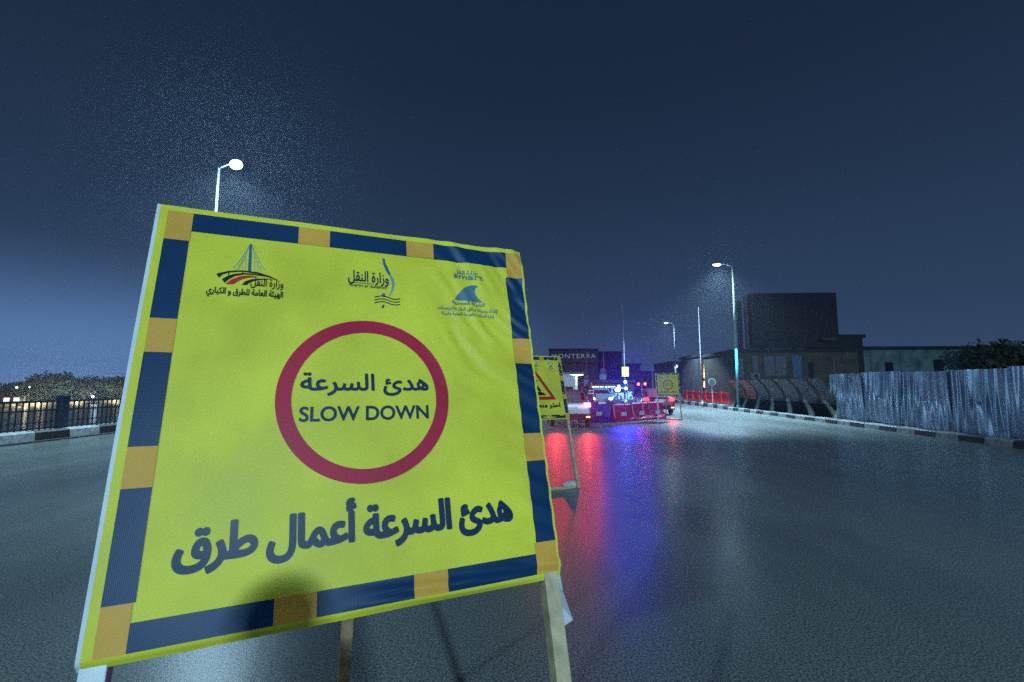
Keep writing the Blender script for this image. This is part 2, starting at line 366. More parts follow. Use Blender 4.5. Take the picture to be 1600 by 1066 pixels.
def decal(segs, cell, grow=0.0):
    """filled polygons (lists of uv points) of the outline, grown outward by grow"""
    pad = grow + cell * 2
    x0, y0 = segs[:, [0, 2]].min() - pad, segs[:, [1, 3]].min() - pad
    nx = int((segs[:, [0, 2]].max() + pad - x0) / cell) + 2; ny = int((segs[:, [1, 3]].max() + pad - y0) / cell) + 2
    gx = x0 + np.arange(nx) * cell; gy = y0 + np.arange(ny) * cell
    A = segs[:, :2]; B = segs[:, 2:]; D = B - A; dd = (D ** 2).sum(1) + 1e-18
    ph = np.empty((ny, nx))
    for j in range(ny):
        P = np.stack([gx, np.full(nx, gy[j])], 1)
        t = np.clip(((P[:, None, :] - A) * D).sum(2) / dd, 0, 1)
        ds = np.sqrt((((A + t[..., None] * D) - P[:, None, :]) ** 2).sum(2)).min(1)
        yy = gy[j]; up = (A[:, 1] <= yy) & (B[:, 1] > yy); dn = (A[:, 1] > yy) & (B[:, 1] <= yy); k = up | dn
        if k.any():
            xi = A[k, 0] + (yy - A[k, 1]) / (B[k, 1] - A[k, 1]) * D[k, 0]
            wn = ((xi[None, :] > gx[:, None]) * np.where(up[k], 1, -1)).sum(1)
        else: wn = np.zeros(nx)
        ph[j] = np.where(wn != 0, ds, -ds) + grow
    polys = []
    for j in range(ny - 1):
        for i in range(nx - 1):
            c = ((i, j), (i + 1, j), (i + 1, j + 1), (i, j + 1)); v = [ph[q, p] for p, q in c]
            if max(v) <= 0: continue
            xy = [(gx[p], gy[q]) for p, q in c]
            if min(v) > 0: polys.append(xy); continue
            pl = []
            for k in range(4):
                a, bv = v[k], v[(k + 1) % 4]
                if a > 0: pl.append(xy[k])
                if (a > 0) != (bv > 0):
                    t = a / (a - bv); p, q = xy[k], xy[(k + 1) % 4]; pl.append((p[0] + (q[0] - p[0]) * t, p[1] + (q[1] - p[1]) * t))
            if len(pl) >= 3: polys.append(pl)
    return polys
def rect(x0, y0, x1, y1, st=.006):
    nx = max(1, math.ceil((x1 - x0) / st)); ny = max(1, math.ceil((y1 - y0) / st)); xs = np.linspace(x0, x1, nx + 1); ys = np.linspace(y0, y1, ny + 1)
    return [[(xs[i], ys[j]), (xs[i + 1], ys[j]), (xs[i + 1], ys[j + 1]), (xs[i], ys[j + 1])] for i in range(nx) for j in range(ny)]
def ring(cx, cy, r0, r1, n=128, m=4):
    P = lambda k, r: (cx + r * math.cos(2 * PI * k / n), cy + r * math.sin(2 * PI * k / n))
    rs = np.linspace(r0, r1, m + 1)
    return [[P(k, rs[i]), P(k, rs[i + 1]), P(k + 1, rs[i + 1]), P(k + 1, rs[i])] for k in range(n) for i in range(m)]

S = 1.1                                    # banner side, metres
def sst(a, b_, x): t = min(1, max(0, (x - a) / (b_ - a))); return t * t * (3 - 2 * t)
def wrinkle(u, v):
    h = .006 * math.sin(3.1 * u + 1.3) * math.sin(2.7 * v + .4)
    h += .0012 * math.sin(17 * u + 9 * v + 1.5 * math.sin(6 * v)) * math.sin(5 * v + 2)
    s, t = (u + v * 1.02), (u - v)
    mk = sst(.60, .86, u) * sst(.42, .68, v)
    h += .95 * mk * (.0042 * math.sin(70 * s + 5 * math.sin(7 * t) + 1) * (.55 + .45 * math.sin(9 * t + 13 * s)) + .0020 * math.sin(121 * s + 4 * math.sin(9 * t)) * math.sin(11 * t - 6 * s)  + .003 * math.sin(33 * s + 2.0 * math.sin(5 * t)))
    mk2 = sst(.80, .97, u) * sst(.75, .45, v)
    h += mk2 * (.0022 * math.sin(95 * (v + .35 * u) + 3 * math.sin(8 * u)))
    mk3 = sst(.10, .0, v) * sst(.42, .62, u)
    h += mk3 * (.004 * math.sin(150 * v + 9 * u) - .002)
    mk4 = sst(.93, 1.0, v) * sst(.5, .8, u)
    h += mk4 * .003 * math.sin(26 * u + 40 * v)
    h -= .018 * sst(.012, -.004, v)        # hem rolls back under the bottom rail
    return h

def uv_of(lo, ex, ey, n_, px, py):
    r = ray(px, py); t = (lo - Vector((0, 0, H))).dot(n_) / r.dot(n_); q = Vector((0, 0, H)) + r * t - lo
    return (q.dot(ex) / S, q.dot(ey) / S)

TXT = {}
def tsegs(s, sp=1.0):
    if (s, sp) not in TXT: TXT[(s, sp)] = text_segs(s, sp)
    return TXT[(s, sp)]

def border_rects():
    o, nv = [], []
    xs = (.0715, .318, .399, .6165, .700, .947); xb = (.0665, .3105, .3935, .607, .690, .935)
    for i in range(3):
        nv.append((xs[2 * i], .936, xs[2 * i + 1], .990)); nv.append((xb[2 * i], .014, xb[2 * i + 1], .0645))
    for i in range(2):
        o.append((xs[2 * i + 1], .936, xs[2 * i + 2], .990)); o.append((xb[2 * i + 1], .014, xb[2 * i + 2], .0645))
    for x0, x1, ys in ((.0175, .0702, (.0995, .3125, .397, .6085, .6923, .907)), (.9405, .9985, (.0915, .3077, .387, .6035, .685, .900))):
        for i in range(3): nv.append((x0, ys[2 * i], x1, ys[2 * i + 1]))
        for i in range(2): o.append((x0, ys[2 * i + 1], x1, ys[2 * i + 2]))
    o += [(.0175, .907, .0715, .990), (.947, .900, .9985, .990), (.0175, .014, .0665, .0995), (.935, .014, .9985, .0915)]
    return o, nv

def make_sign(kind, label, loc, rz, lean, group, fine=True, tilt_uv=None):
    root = thing('roadwork_sign', label, 'sign', loc, rz, group)
    ey = Vector((0, math.sin(lean), math.cos(lean))); nrm = Vector((0, -math.cos(lean), math.sin(lean)))
    L0 = 1.117
    def P(u, v, off=0.0): return Vector(((u - .5) * S, 0, 0)) + ey * (L0 + v * S) + nrm * (wrinkle(u, v) + .022 + off)
    def prt(name, groups, parent, off=.0017):
        b = MB(); mats = []
        for m_, polys in groups:
            b.m(len(mats)); mats.append(m_)
            for pl in polys: b.mesh([P(x, y, off) for x, y in pl], [tuple(range(len(pl)))])
        return b.build(name, mats, parent)
    # banner cloth
    ng = 150 if fine else 40
    b = MB(); us = [-.007, .0] + [i / ng * 1.006 for i in range(1, ng + 1)]; vs_ = [-.004 + i / ng * 1.010 for i in range(ng + 1)]
    k = len(us); b.v = [tuple(P(u, v)) for v in vs_ for u in us]
    for j in range(len(vs_) - 1):
        for i in range(k - 1): b.f.append((j * k + i, j * k + i + 1, (j + 1) * k + i + 1, (j + 1) * k + i)); b.mi.append(1 if i == 0 else 0)
    ban = b.build('banner', ['yellow', 'white_cloth'], root, smooth=True)
    o, nv = border_rects()
    prt('border_pattern', [('orange', [q for r in o for q in rect(*r)]), ('navy', [q for r in nv for q in rect(*r)])], ban)
    c1, c2 = (.0013, .00075) if fine else (.004, .0025)
    z1, z2, z3 = (lambda x, y: (300 + x / 8.2, 370 + y / 8.2)), (lambda x, y: (530 + x / 10.66, 400 + y / 10.66)), (lambda x, y: (660 + x / 9.69, 410 + y / 9.69))
    uvp = tilt_uv
    cv = lambda z, pts: [uvp(*z(*p)) for p in pts]
    if kind != 'triangle':
        prt('prohibition_ring', [('red_ink', ring(.503, .499, .1810, .2165))], ban)
        t1 = fit(tsegs('هدئ السرعة'), .3415, .6630, .5185, .5630)
        t2 = fit(tsegs('SLOW DOWN'), .3420, .6600, .4402, .4757)
        prt('lettering', [('ink', decal(t1, c1, .0016))], ban); prt('lettering', [('ink', decal(t2, c1, .0012))], ban)
        t3 = fit(tsegs('هدئ السرعة أعمال طرق', .93), .1235, .8765, .158, .2500)
        prt('lettering', [('ink', decal(t3, c1 * 1.1, .0040))], ban)
    else:
        tri = [(.18, .30), (.82, .30), (.50, .80)]; tin = [(.27, .35), (.73, .35), (.50, .71)][::-1]
        prt('warning_triangle', [('red2', decal(poly_segs([tri, tin]), .004))], ban)
        wk = [[(.36, .37), (.66, .37), (.62, .40), (.55, .435), (.48, .40), (.42, .385)], [(.42, .38), (.45, .38), (.50, .47), (.54, .43), (.58, .44), (.52, .53), (.50, .57), (.44, .55), (.46, .49)], [(.49, .58), (.52, .57), (.54, .60), (.51, .62), (.485, .60)]]
        prt('pictogram', [('black_ink', [q for w_ in wk for q in decal(poly_segs([w_]), .004)])], ban)
        prt('lettering', [('black_ink', decal(fit(tsegs('احذر منطقة عمل'), .13, .87, .185, .25), .003, .006))], ban)
    # emblems along the top
    def poly(z, pts): return decal(poly_segs([cv(z, pts)]), c2)
    def stroke(z, pts, w): return decal(line_segs(cv(z, pts), w), c2 * .8)
    cab = lambda xa, ya, xb, yb, sag: [(xa + (xb - xa) * t, ya + (yb - ya) * t + sag * 4 * t * (1 - t)) for t in np.linspace(0, 1, 9)]
    pale = []
    for xe, ye in ((540, 455), (600, 470)): pale += stroke(z1, cab(742, 175, xe, ye, 26), .0012)
    for xe, ye in ((940, 480), (880, 475)): pale += stroke(z1, cab(785, 175, xe, ye, 26), .0012)
    for x in (575, 615, 655, 695): pale += stroke(z1, [(x, 455 - (x - 575) * 1.35), (x, 492)], .0009)
    for x in (812, 850, 885): pale += stroke(z1, [(x, 310 + (x - 812) * 1.6), (x, 505)], .0009)
    e1 = [('pale_ink', pale), ('mid_ink', poly(z1, [(748, 150), (780, 150), (768, 500), (728, 495)])),
          ('black_ink', poly(z1, [(330, 530), (480, 494), (650, 486), (850, 508), (1000, 556), (1115, 614), (1070, 605), (980, 572), (820, 524), (650, 502), (490, 514), (410, 537), (362, 580)])
           + poly(z1, [(400, 602), (470, 558), (560, 530), (690, 520), (820, 530), (980, 570), (820, 546), (690, 538), (570, 556), (490, 600), (435, 645)])
           + poly(z1, [(652, 668), (695, 625), (770, 600), (900, 590), (1050, 596), (900, 606), (810, 618), (755, 642), (715, 672)])
           + sum([stroke(z1, p, .0022) for p in ([(485, 500), (488, 560)], [(662, 492), (662, 535)], [(820, 505), (816, 545)])], [])),
          ('red2', poly(z1, [(445, 660), (520, 604), (620, 562), (740, 550), (880, 572), (740, 576), (650, 600), (590, 632), (545, 662)]))]
    prt('emblem', e1, ban)
    prt('lettering', [('black_ink', decal(fit(tsegs('وزارة النقل'), .2135, .2880, .7960, .8190), c2, .0004))], ban)
    prt('lettering', [('black_ink', decal(fit(tsegs('الهيئة العامة للطرق و الكباري'), .1200, .2885, .7675, .7850), c2, .0006))], ban)
    th = np.linspace(0, 2 * PI, 25)[:-1]
    wav = lambda y0: [(570 + t * 425, y0 + 22 * t + 22 * math.sin(t * 2 * PI * 1.0 + PI * .9) * (1.0)) for t in np.linspace(0, 1, 25)]
    e2 = [('mid_ink', poly(z2, [(698, 90), (715, 110), (738, 95), (750, 175), (800, 275), (842, 372), (812, 382), (765, 315), (718, 205)]) + poly(z2, [(720 + 31 * math.cos(a), 708 + 31 * math.sin(a)) for a in th])),
          ('pale_ink', poly(z2, [(840, 378), (888, 440), (906, 525), (884, 620), (835, 705), (800, 735), (846, 640), (862, 540), (845, 450), (815, 385)])),
          ('ink', sum([stroke(z2, wav(y), .0026) for y in (735, 782, 828)], []) + poly(z2, [(706, 868), (738, 868), (722, 918), (690, 918)]) + stroke(z2, [(225, 500), (390, 512), (560, 528)], .0014))]
    prt('emblem', e2, ban)
    prt('lettering', [('ink', decal(fit(tsegs('وزارة النقل'), .4500, .5610, .8370, .8700), c2, .0007))], ban)
    prt('lettering', [('ink', decal(fit(tsegs('MINISTRY OF TRANSPORT'), .4520, .5560, .8185, .8255), c2, .0002))], ban)
    e3 = [('sheen_ink', poly(z3, [(455, 608), (500, 540), (560, 470), (620, 420), (690, 388), (760, 384), (815, 404), (778, 430), (766, 480), (790, 540), (840, 600), (885, 640), (700, 630)]))]
    prt('emblem', e3, ban)
    prt('lettering', [('sheen_ink', decal(fit(tsegs('وزارة النقل'), .7640, .8365, .8950, .9100), c2, .0003))], ban)
    prt('lettering', [('sheen_ink', decal(fit(tsegs('smart'), .7610, .8580, .8790, .8920), c2, .0007))], ban)
    prt('lettering', [('sheen_ink', decal(fit(tsegs('الشركة المصرية'), .7500, .8565, .7890, .8010), c2, .0005))], ban)
    prt('lettering', [('sheen_ink', decal(fit(tsegs('لإنشاء وصيانة مرافق النقل والمواصلات'), .7030, .8980, .7690, .7810), c2, .0002))], ban)
    prt('lettering', [('sheen_ink', decal(fit(tsegs('إدارة السلامة والصحة المهنية والبيئة'), .7150, .8850, .7520, .7630), c2, .0002))], ban)
    # timber frame
    def Q(u, sl, off): return Vector(((u - .5) * S, 0, 0)) + ey * sl + nrm * off
    b = MB()
    for sl in (L0 + .026, L0 + S * .5, L0 + S - .026): b.bar(Q(.03, sl, -.010), Q(.97, sl, -.010), .046, .03, up=nrm)
    b.build('frame', 'wood', root, bevel=.002)
    for u, m_ in ((.0175, 'wood_white'), (.978, 'wood')):
        b = MB(); b.bar(Q(u, 0.0, -.010), Q(u, L0 + S - .004, -.010), .046, .044, up=nrm); b.build('leg', m_, root, bevel=.003)
    top = Q(.52, L0 + S - .05, -.055); ft = Vector((.03, ey.y * (L0 + S) + .74, .0))
    b = MB(); b.bar(top, ft, .046, .030, up=(0, 1, 0)); b.build('strut', 'wood_dark', root, bevel=.002)
    b = MB(); b.bar(Q(.0, .03, -.05), Q(1.0, .03, -.05), .05, .03, up=nrm); b.build('foot_bar', 'wood', root, bevel=.002)
    if kind == 'main':   # loose white corner of cloth behind the right leg
        b = MB(); fl = [(.992, .004, -.012), (1.008, .004, .004), (1.012, -.040, .0), (1.045, -.118, -.028), (1.015, -.128, -.03), (1.0, -.06, -.034)]
        b.mesh([Q(u, L0 + v * S, o_) for u, v, o_ in fl], [(0, 1, 2), (0, 2, 5), (5, 2, 3), (5, 3, 4)])
        b.build('banner_flap', 'white_cloth', root)
    return root

O_ = Vector((-0.91902096, 0.9322894, 1.07743821)); EX = Vector((.88840532, .45662089, 0)).normalized(); EY = Vector((-.1204086, .23481909, .96455262)).normalized(); NR = EX.cross(EY).normalized()
uv0 = lambda px, py: uv_of(O_, EX, EY, NR, px, py)
base = O_ + EX * .5 * S - EY * (O_.z / EY.z)
main_sign = make_sign('main', 'large yellow roadwork sign in the foreground reading SLOW DOWN inside a red ring', (base.x, base.y, 0), math.atan2(EX.y, EX.x), math.asin(math.hypot(EY.x, EY.y)), 'yellow roadwork signs on timber legs', True, uv0)
# second sign: right foot seen at (905,765)
f2 = G(904, 763); rz2 = math.radians(27)
loc2 = Vector((f2.x - .478 * S * math.cos(rz2), f2.y - .478 * S * math.sin(rz2), 0))
make_sign('triangle', 'yellow sign with a red warning triangle, half hidden behind the SLOW DOWN sign', loc2, rz2, math.radians(16), 'yellow roadwork signs on timber legs', False, uv0)
f3 = G(1047, 656.5)
make_sign('small', 'small distant yellow ring sign standing at the end of the red barriers', (f3.x, f3.y, 0), math.radians(-4), math.radians(9), 'yellow roadwork signs on timber legs', False, uv0)
sb = G(899, 761)
b = MB(); b.ball((0, 0, .075), (.17, .11, .085), 14, 9); b.ball((-.10, .02, .05), (.12, .1, .055), 12, 8); b.ball((.13, 0, .05), (.05, .05, .03), 8, 6)
o = b.build('sandbag', 'sack', None, smooth=True); o.scale = (.72, .72, .72); o.location = (sb.x - .06, sb.y - .02, 0); o.rotation_euler = (0, 0, .25)
tag(o, 'lumpy grey brown sandbag weighing down the foot of the triangle sign', 'sandbag')

# ------------------------------------------------------------------ street lamps
def lamp(label, x, y, h, arm, light, lower='pole', lens='lens', r=.075, power=1.0, spill=.05):
    glare_scale = 1.45 if spill > .09 else 1.0  # lens enlarged on lamps with more spill, its shape standing for glare
    root = thing('street_lamp', label, 'street lamp', (x, y, 0), 0, 'street lamps along both kerbs')
    b = MB(); b.tube((0, 0, .02), (0, 0, .35), r * 1.7, r * 1.35); b.tube((0, 0, .33), (0, 0, h * .42), r * 1.15, r * .95)
    b.build('base_post', lower, root, smooth=True)
    b = MB(); b.tube((0, 0, h * .42 - .05), (0, 0, h), r * .9, r * .55); b.build('pole', 'pole', root, smooth=True)
    sx = 1 if arm > 0 else -1; a = abs(arm)
    b = MB(); b.tube((0, 0, h - .04), (sx * .35, 0, h + .10), r * .45, r * .4); b.tube((sx * .34, 0, h + .10), (sx * (a - .30), 0, h + .16), r * .4, r * .4)
    b.build('arm', 'pole', root, smooth=True)
    b = MB(); cxh = sx * a; z0 = h + .16
    vs = []
    for xx, w_, t_ in ((-.36, .05, .05), (-.26, .10, .08), (.05, .16, .09), (.30, .13, .06), (.36, .06, .03)):
        vs += [(cxh + sx * xx, -w_, z0 - .03), (cxh + sx * xx, w_, z0 - .03), (cxh + sx * xx, w_ * .7, z0 + t_ - .03), (cxh + sx * xx, -w_ * .7, z0 + t_ - .03)]
    fs = [(i * 4 + k, i * 4 + (k + 1) % 4, (i + 1) * 4 + (k + 1) % 4, (i + 1) * 4 + k) for i in range(4) for k in range(4)] + [(0, 1, 2, 3), (16, 19, 18, 17)]
    b.mesh(vs, fs); hd = b.build('lamp_head', 'dark_metal', root)
    b = MB(); b.ball((cxh + sx * .04, 0, z0 - .035), (.27 if glare_scale == 1 else .30, .15 * glare_scale, .11 * glare_scale * glare_scale), 16, 10); b.build('lens', lens, hd, smooth=True)
    if light:
        # cut-off luminaire: a broad downward cone, and a little spill from the lens in every direction
        for kind_, w_ in (('SPOT', power), ('POINT', spill)):
            if w_ <= 0: continue
            ld = bpy.data.lights.new('lamp_light', kind_); ld.energy = LAMP_W * w_; ld.color = LED; ld.shadow_soft_size = .45
            if kind_ == 'SPOT': ld.spot_size = math.radians(126); ld.spot_blend = .3
            lo = bpy.data.objects.new('lamp_light', ld); COL.objects.link(lo); lo.parent = root; lo.location = (cxh + sx * .04, 0, z0 - .26 - .02 * (kind_ == 'POINT'))
    return root
def lamp_at(label, px, py, x, light=True, arm=-1.1, lower='pole', lens='lens', r=.085, power=1.0, spill=.05):
    """stand a lamp so that its pole top is seen at (px,py) from a pole at world x"""
    rr = ray(px, py); t = x / rr.x
    return lamp(label, x, rr.y * t, H + rr.z * t, arm, light, lower, lens, r, power, spill)
lamp_at('tall lit street lamp rising behind the large yellow SLOW DOWN sign', 342, 262, XL - .55, True, .8, 'pole', 'lens', .085, .40, .095)
lamp_at('lit street lamp with teal lower post, right of the road beside the dark billboard', 1144, 416, XR + .55, True, -.95, 'teal', 'lens', .085, .95, .004)
lamp_at('lit street lamp on a white pole just behind the small distant yellow sign', 1053, 506, XR + 5.2, True, -.95, 'pole', 'lens', .09, .25, .006)
lamp_at('small far lit street lamp in front of the dark block beside the rooftop sign', 964, 562, XR + 8.5, True, -1.6, 'pole', 'lens', .13, .3, .006)
lamp_at('tiny farthest lit street lamp above the glowing station canopy', 919, 580, XR - 2.0, False, -1.6, 'pole', 'lens', .13)
lamp('lit street lamp standing behind the camera on the right kerb', XR + .55, -28.0, 10.3, -1.6, True, 'teal', 'lens', .085, 0, 2.4)
lamp('lit street lamp standing behind the camera on the left kerb', XL - .55, -20.0, 10.6, 1.6, True, 'pole', 'lens', .085, 0, .5)

# ------------------------------------------------------------------ left railing, far bank
xr_ = XL - .55; y0r, y1r = 10.4, 34.0
root = thing('bridge_railing', 'dark metal railing with close balusters along the left pavement', 'railing', (xr_, y0r, .24))
LR = y1r - y0r
b = MB(); b.box((-.04, 0, .86), (.04, LR, .93)); b.box((-.025, 0, .60), (.025, LR, .645)); b.box((-.03, 0, .06), (.03, LR, .11)); b.build('rail', 'dark_metal', root, bevel=.006)
ypost = yx(101, xr_) - y0r
proto = None; step = .165
nb = 0
y = .12
first = None
while y < LR and nb < 96:
    if abs(y - ypost) > .16:
        if first is None:
            bb = MB(); bb.box((-.014, -.016, .0), (.014, .016, .87)); bb.ball((0, 0, .62), (.03, .05, .05), 8, 6); bb.box((-.022, -.045, .25), (.022, .045, .29))
            first = bb.build('baluster', 'dark_metal', root); first.location = (0, y, 0); c = first
        else:
            c = first.copy(); COL.objects.link(c); c.parent = root; c.location = (0, y, 0)
        nb += 1
    y += step
for k, yy in enumerate((ypost, ypost + 5.2, ypost + 10.4)):
    b = MB(); b.box((-.10, yy - .12, 0), (.10, yy + .12, 1.02)); b.box((-.12, yy - .14, 1.02), (.12, yy + .14, 1.06)); b.build('post', 'blue_metal', root, bevel=.012)

# far bank: wall, trees, lamps, pavilion
b = MB(); b.box((-186, 60, -6.4), (-184.6, 330, -4.9)); b.box((-186.3, 60, -4.9), (-184.3, 330, -4.7)); tag(b.build('embankment_wall', 'bank'), 'long pale stone embankment wall along the far river bank', 'wall')
def tree(label, loc, h, w, m_, group, n=900, seed=0, name='tree', dense=.16):
    rd = random.Random(seed); root = thing(name, label, 'tree', loc, rd.uniform(0, 6), group)
    b = MB(); b.tube((0, 0, -.05), (.05 * w, 0, h * .38), .035 * h, .022 * h, 8)
    for k in range(5):
        a = k * 1.256 + rd.uniform(-.3, .3); b.tube((.05 * w, 0, h * .34), (w * .3 * math.cos(a), w * .3 * math.sin(a), h * rd.uniform(.55, .8)), .016 * h, .006 * h, 6)
    b.build('trunk', 'bark', root, smooth=True)
    b = MB(); cl = [(rd.uniform(-.33, .33) * w, rd.uniform(-.33, .33) * w, h * rd.uniform(.40, .84), rd.uniform(.14, .26) * w) for _ in range(13)]
    for _ in range(n):
        cx_, cy_, cz_, r_ = rd.choice(cl); d = Vector((rd.gauss(0, 1), rd.gauss(0, 1), rd.gauss(0, .8))).normalized() * r_ * rd.uniform(.45, 1.12)
        p = Vector((cx_, cy_, cz_)) + d; s_ = w * rd.uniform(.4, 1) * dense * .5
        nn = Vector((rd.gauss(0, 1), rd.gauss(0, 1), rd.gauss(0, 1))).normalized(); t = nn.orthogonal().normalized(); q = nn.cross(t)
        b.mesh([p - t * s_, p + q * s_ * .6, p + t * s_, p - q * s_ * .6], [(0, 1, 2, 3)])
    b.build('crown', m_, root); return root
kinds = ['round topped dark tree', 'low bushy dark tree', 'broad spreading dark tree', 'narrow upright dark tree']
tl = [(2, 604, 20), (22, 600, 26), (44, 598, 24), (63, 594, 26), (90, 584, 34), (112, 590, 26), (131, 592, 24), (150, 590, 26), (170, 590, 26), (190, 590, 28), (206, 590, 26), (225, 588, 28)]
places = ['at the left edge of the far bank', 'above the lit pavilion', 'right of the lit pavilion', 'left of the tallest crown', 'tallest on the far bank, above the railing post', 'just right of the tallest crown', 'second right of the tallest crown on the far bank', 'above a white bank lamp', 'above the bright stretch of embankment', 'next to the yellow sign edge', 'half covered by the yellow sign edge', 'hidden mostly by the yellow sign']
for i, (px, py, wp) in enumerate(tl):
    r = ray(px, 628); X = -187 - random.uniform(0, 9) - (4 if i % 2 else 0); t = X / r.x; zt = H + ray(px, py).z * t
    zb = -5.6; ww = wp / F * t * 1.45
    tree('%s, %s' % (kinds[(i * 3 + (i == 4) * 0) % 4] if i != 4 else 'round topped dark tree', places[i]), (X, r.y * t, zb), (zt - zb) * 1.12, ww, 'leaf' if i % 3 else 'leaf2', 'trees on the far river bank', 800, i)
b = MB(); rd = random.Random(5)
for _ in range(5200):
    yy = rd.uniform(40, 420); xx = -192 - rd.random() * 40; hh = 6.2 + 1.4 * math.sin(yy * .11) + 1.0 * math.sin(yy * .31)
    p = Vector((xx, yy, -5.6 + hh * rd.random() ** .7)); s_ = rd.uniform(.4, 1.0)
    nn = Vector((rd.gauss(0, 1), rd.gauss(0, 1), rd.gauss(0, 1))).normalized(); t = nn.orthogonal().normalized(); q = nn.cross(t)
    b.mesh([p - t * s_, p + q * s_ * .7, p + t * s_, p - q * s_ * .7], [(0, 1, 2, 3)])
tag(b.build('far_wood', 'leaf'), 'dark belt of wood along the far river bank', 'wood', kind='stuff')
def bank_lamp(px, py, X, label, warm=True, power=900, r=.28):
    rr = ray(px, py); t = X / rr.x; z = H + rr.z * t; zb = -5.7
    root = thing('bank_lamp', label, 'lamp', (X, rr.y * t, zb), 0, 'lamps on the far bank')
    b = MB(); b.tube((0, 0, 0), (0, 0, z - zb), .09, .06, 8); b.build('pole', 'pole', root)
    b = MB(); b.ball((0, 0, z - zb), (r * 1.15, r * 1.15, r), 10, 6); b.build('lens', 'warm_far' if warm else 'lens_far', root, smooth=True)
    if power:
        ld = bpy.data.lights.new('lamp_light', 'POINT'); ld.energy = power; ld.color = (1, .85, .55) if warm else LED; ld.shadow_soft_size = .3
        lo = bpy.data.objects.new('lamp_light', ld); COL.objects.link(lo); lo.parent = root; lo.location = (1.2, 0, z - zb - .5)
for a in ((26, 605.5, -187, 'small white lamp left of the trees, high over the lit pavilion', False, 0, .3), (46, 605, -187.5, 'faint pale lamp right of the one over the pavilion', False, 0, .2), (98, 623, -186.5, 'bright white bank lamp seen just over the railing post', False, 2600, .5),
          (145, 620, -186.5, 'white bank lamp left of the yellow sign', False, 2600, .42), (60, 630, -184.2, 'low warm lamp on the embankment left of the railing post', True, 2600, .3), (180, 626, -184.2, 'low warm lamp on the embankment beside the yellow sign', True, 2600, .3), (35, 628, -184.2, 'low warm lamp below the lit pavilion', True, 1800, .25), (120, 629, -184.2, 'low warm lamp between the two white bank lamps', True, 1800, .25)): bank_lamp(*a)
rr = ray(14, 622); t = -188 / rr.x
root = thing('riverside_pavilion', 'low lit pavilion with bright windows on the far bank', 'pavilion', (-188, rr.y * t, -5.6), math.radians(45))
b = MB(); b.box((-4, -2.5, 0), (4, 2.5, 3.2)); b.build('wall', 'grey_wall', root)
b = MB(); b.box((-4.5, -3.0, 3.2), (4.5, 3.0, 3.5)); b.build('roof', 'dark_wall', root)
for k in range(3):
    b = MB(); b.box((-3.4 + k * 2.4, -2.56, 1.3), (-2.0 + k * 2.4, -2.52, 2.6)); b.build('window', 'pavilion_glow', root)

# ------------------------------------------------------------------ right side: corrugated fence, curved panels, red railing
XF = XR + .50; yf1 = yx(1298, XF)
root = thing('corrugated_fence', 'long corrugated metal sheet fence along the right kerb, bent at its far end', 'fence', (XF, 0, .1))
y = yf1; k = 0; rd = random.Random(3)
while y > -8:
    wdt = 1.9; b = MB(); hz = 2.02 + rd.uniform(-.04, .04); tl_ = rd.uniform(-.03, .03); nY = 80; nZ = 7
    vs = []; ph = rd.uniform(0, 6); per = .27
    for i in range(nY + 1):
        yy = y - wdt * i / nY * 1.015; s_ = yy / per * 2 * PI
        for j in range(nZ + 1):
            q = j / nZ; z = hz * q
            x = (.026 + .012 * math.sin(yy * 2.3)) * math.sin(s_ + .35 * math.sin(s_ * .13)) + tl_ * q + .035 * math.sin(q * 3 + ph) * math.sin(yy * 1.3 + ph) + (k % 2) * .012
            if k == 0:
                e = max(0, 1 - i / 14); x += .55 * e * e * (1 if q < .48 else -.15)
                if q < .48: yy2 = yy
            vs.append((x, yy, z))
    m1 = nZ + 1
    fs = [(i * m1 + j, i * m1 + j + 1, (i + 1) * m1 + j + 1, (i + 1) * m1 + j) for i in range(nY) for j in range(nZ)]
    b.mesh(vs, fs); b.build('sheet', 'sheet', root, smooth=True); y -= wdt; k += 1
b = MB()
for z in (.5, 1.6): b.box((.09, -8, z), (.14, yf1 - .7, z + .05))
b.build('rail', 'dark_metal', root)
yp = yf1 - .8
while yp > 4:
    b = MB(); b.box((.14, yp - .03, 0), (.20, yp + .03, 1.9)); b.build('post', 'dark_metal', root); yp -= 2.4
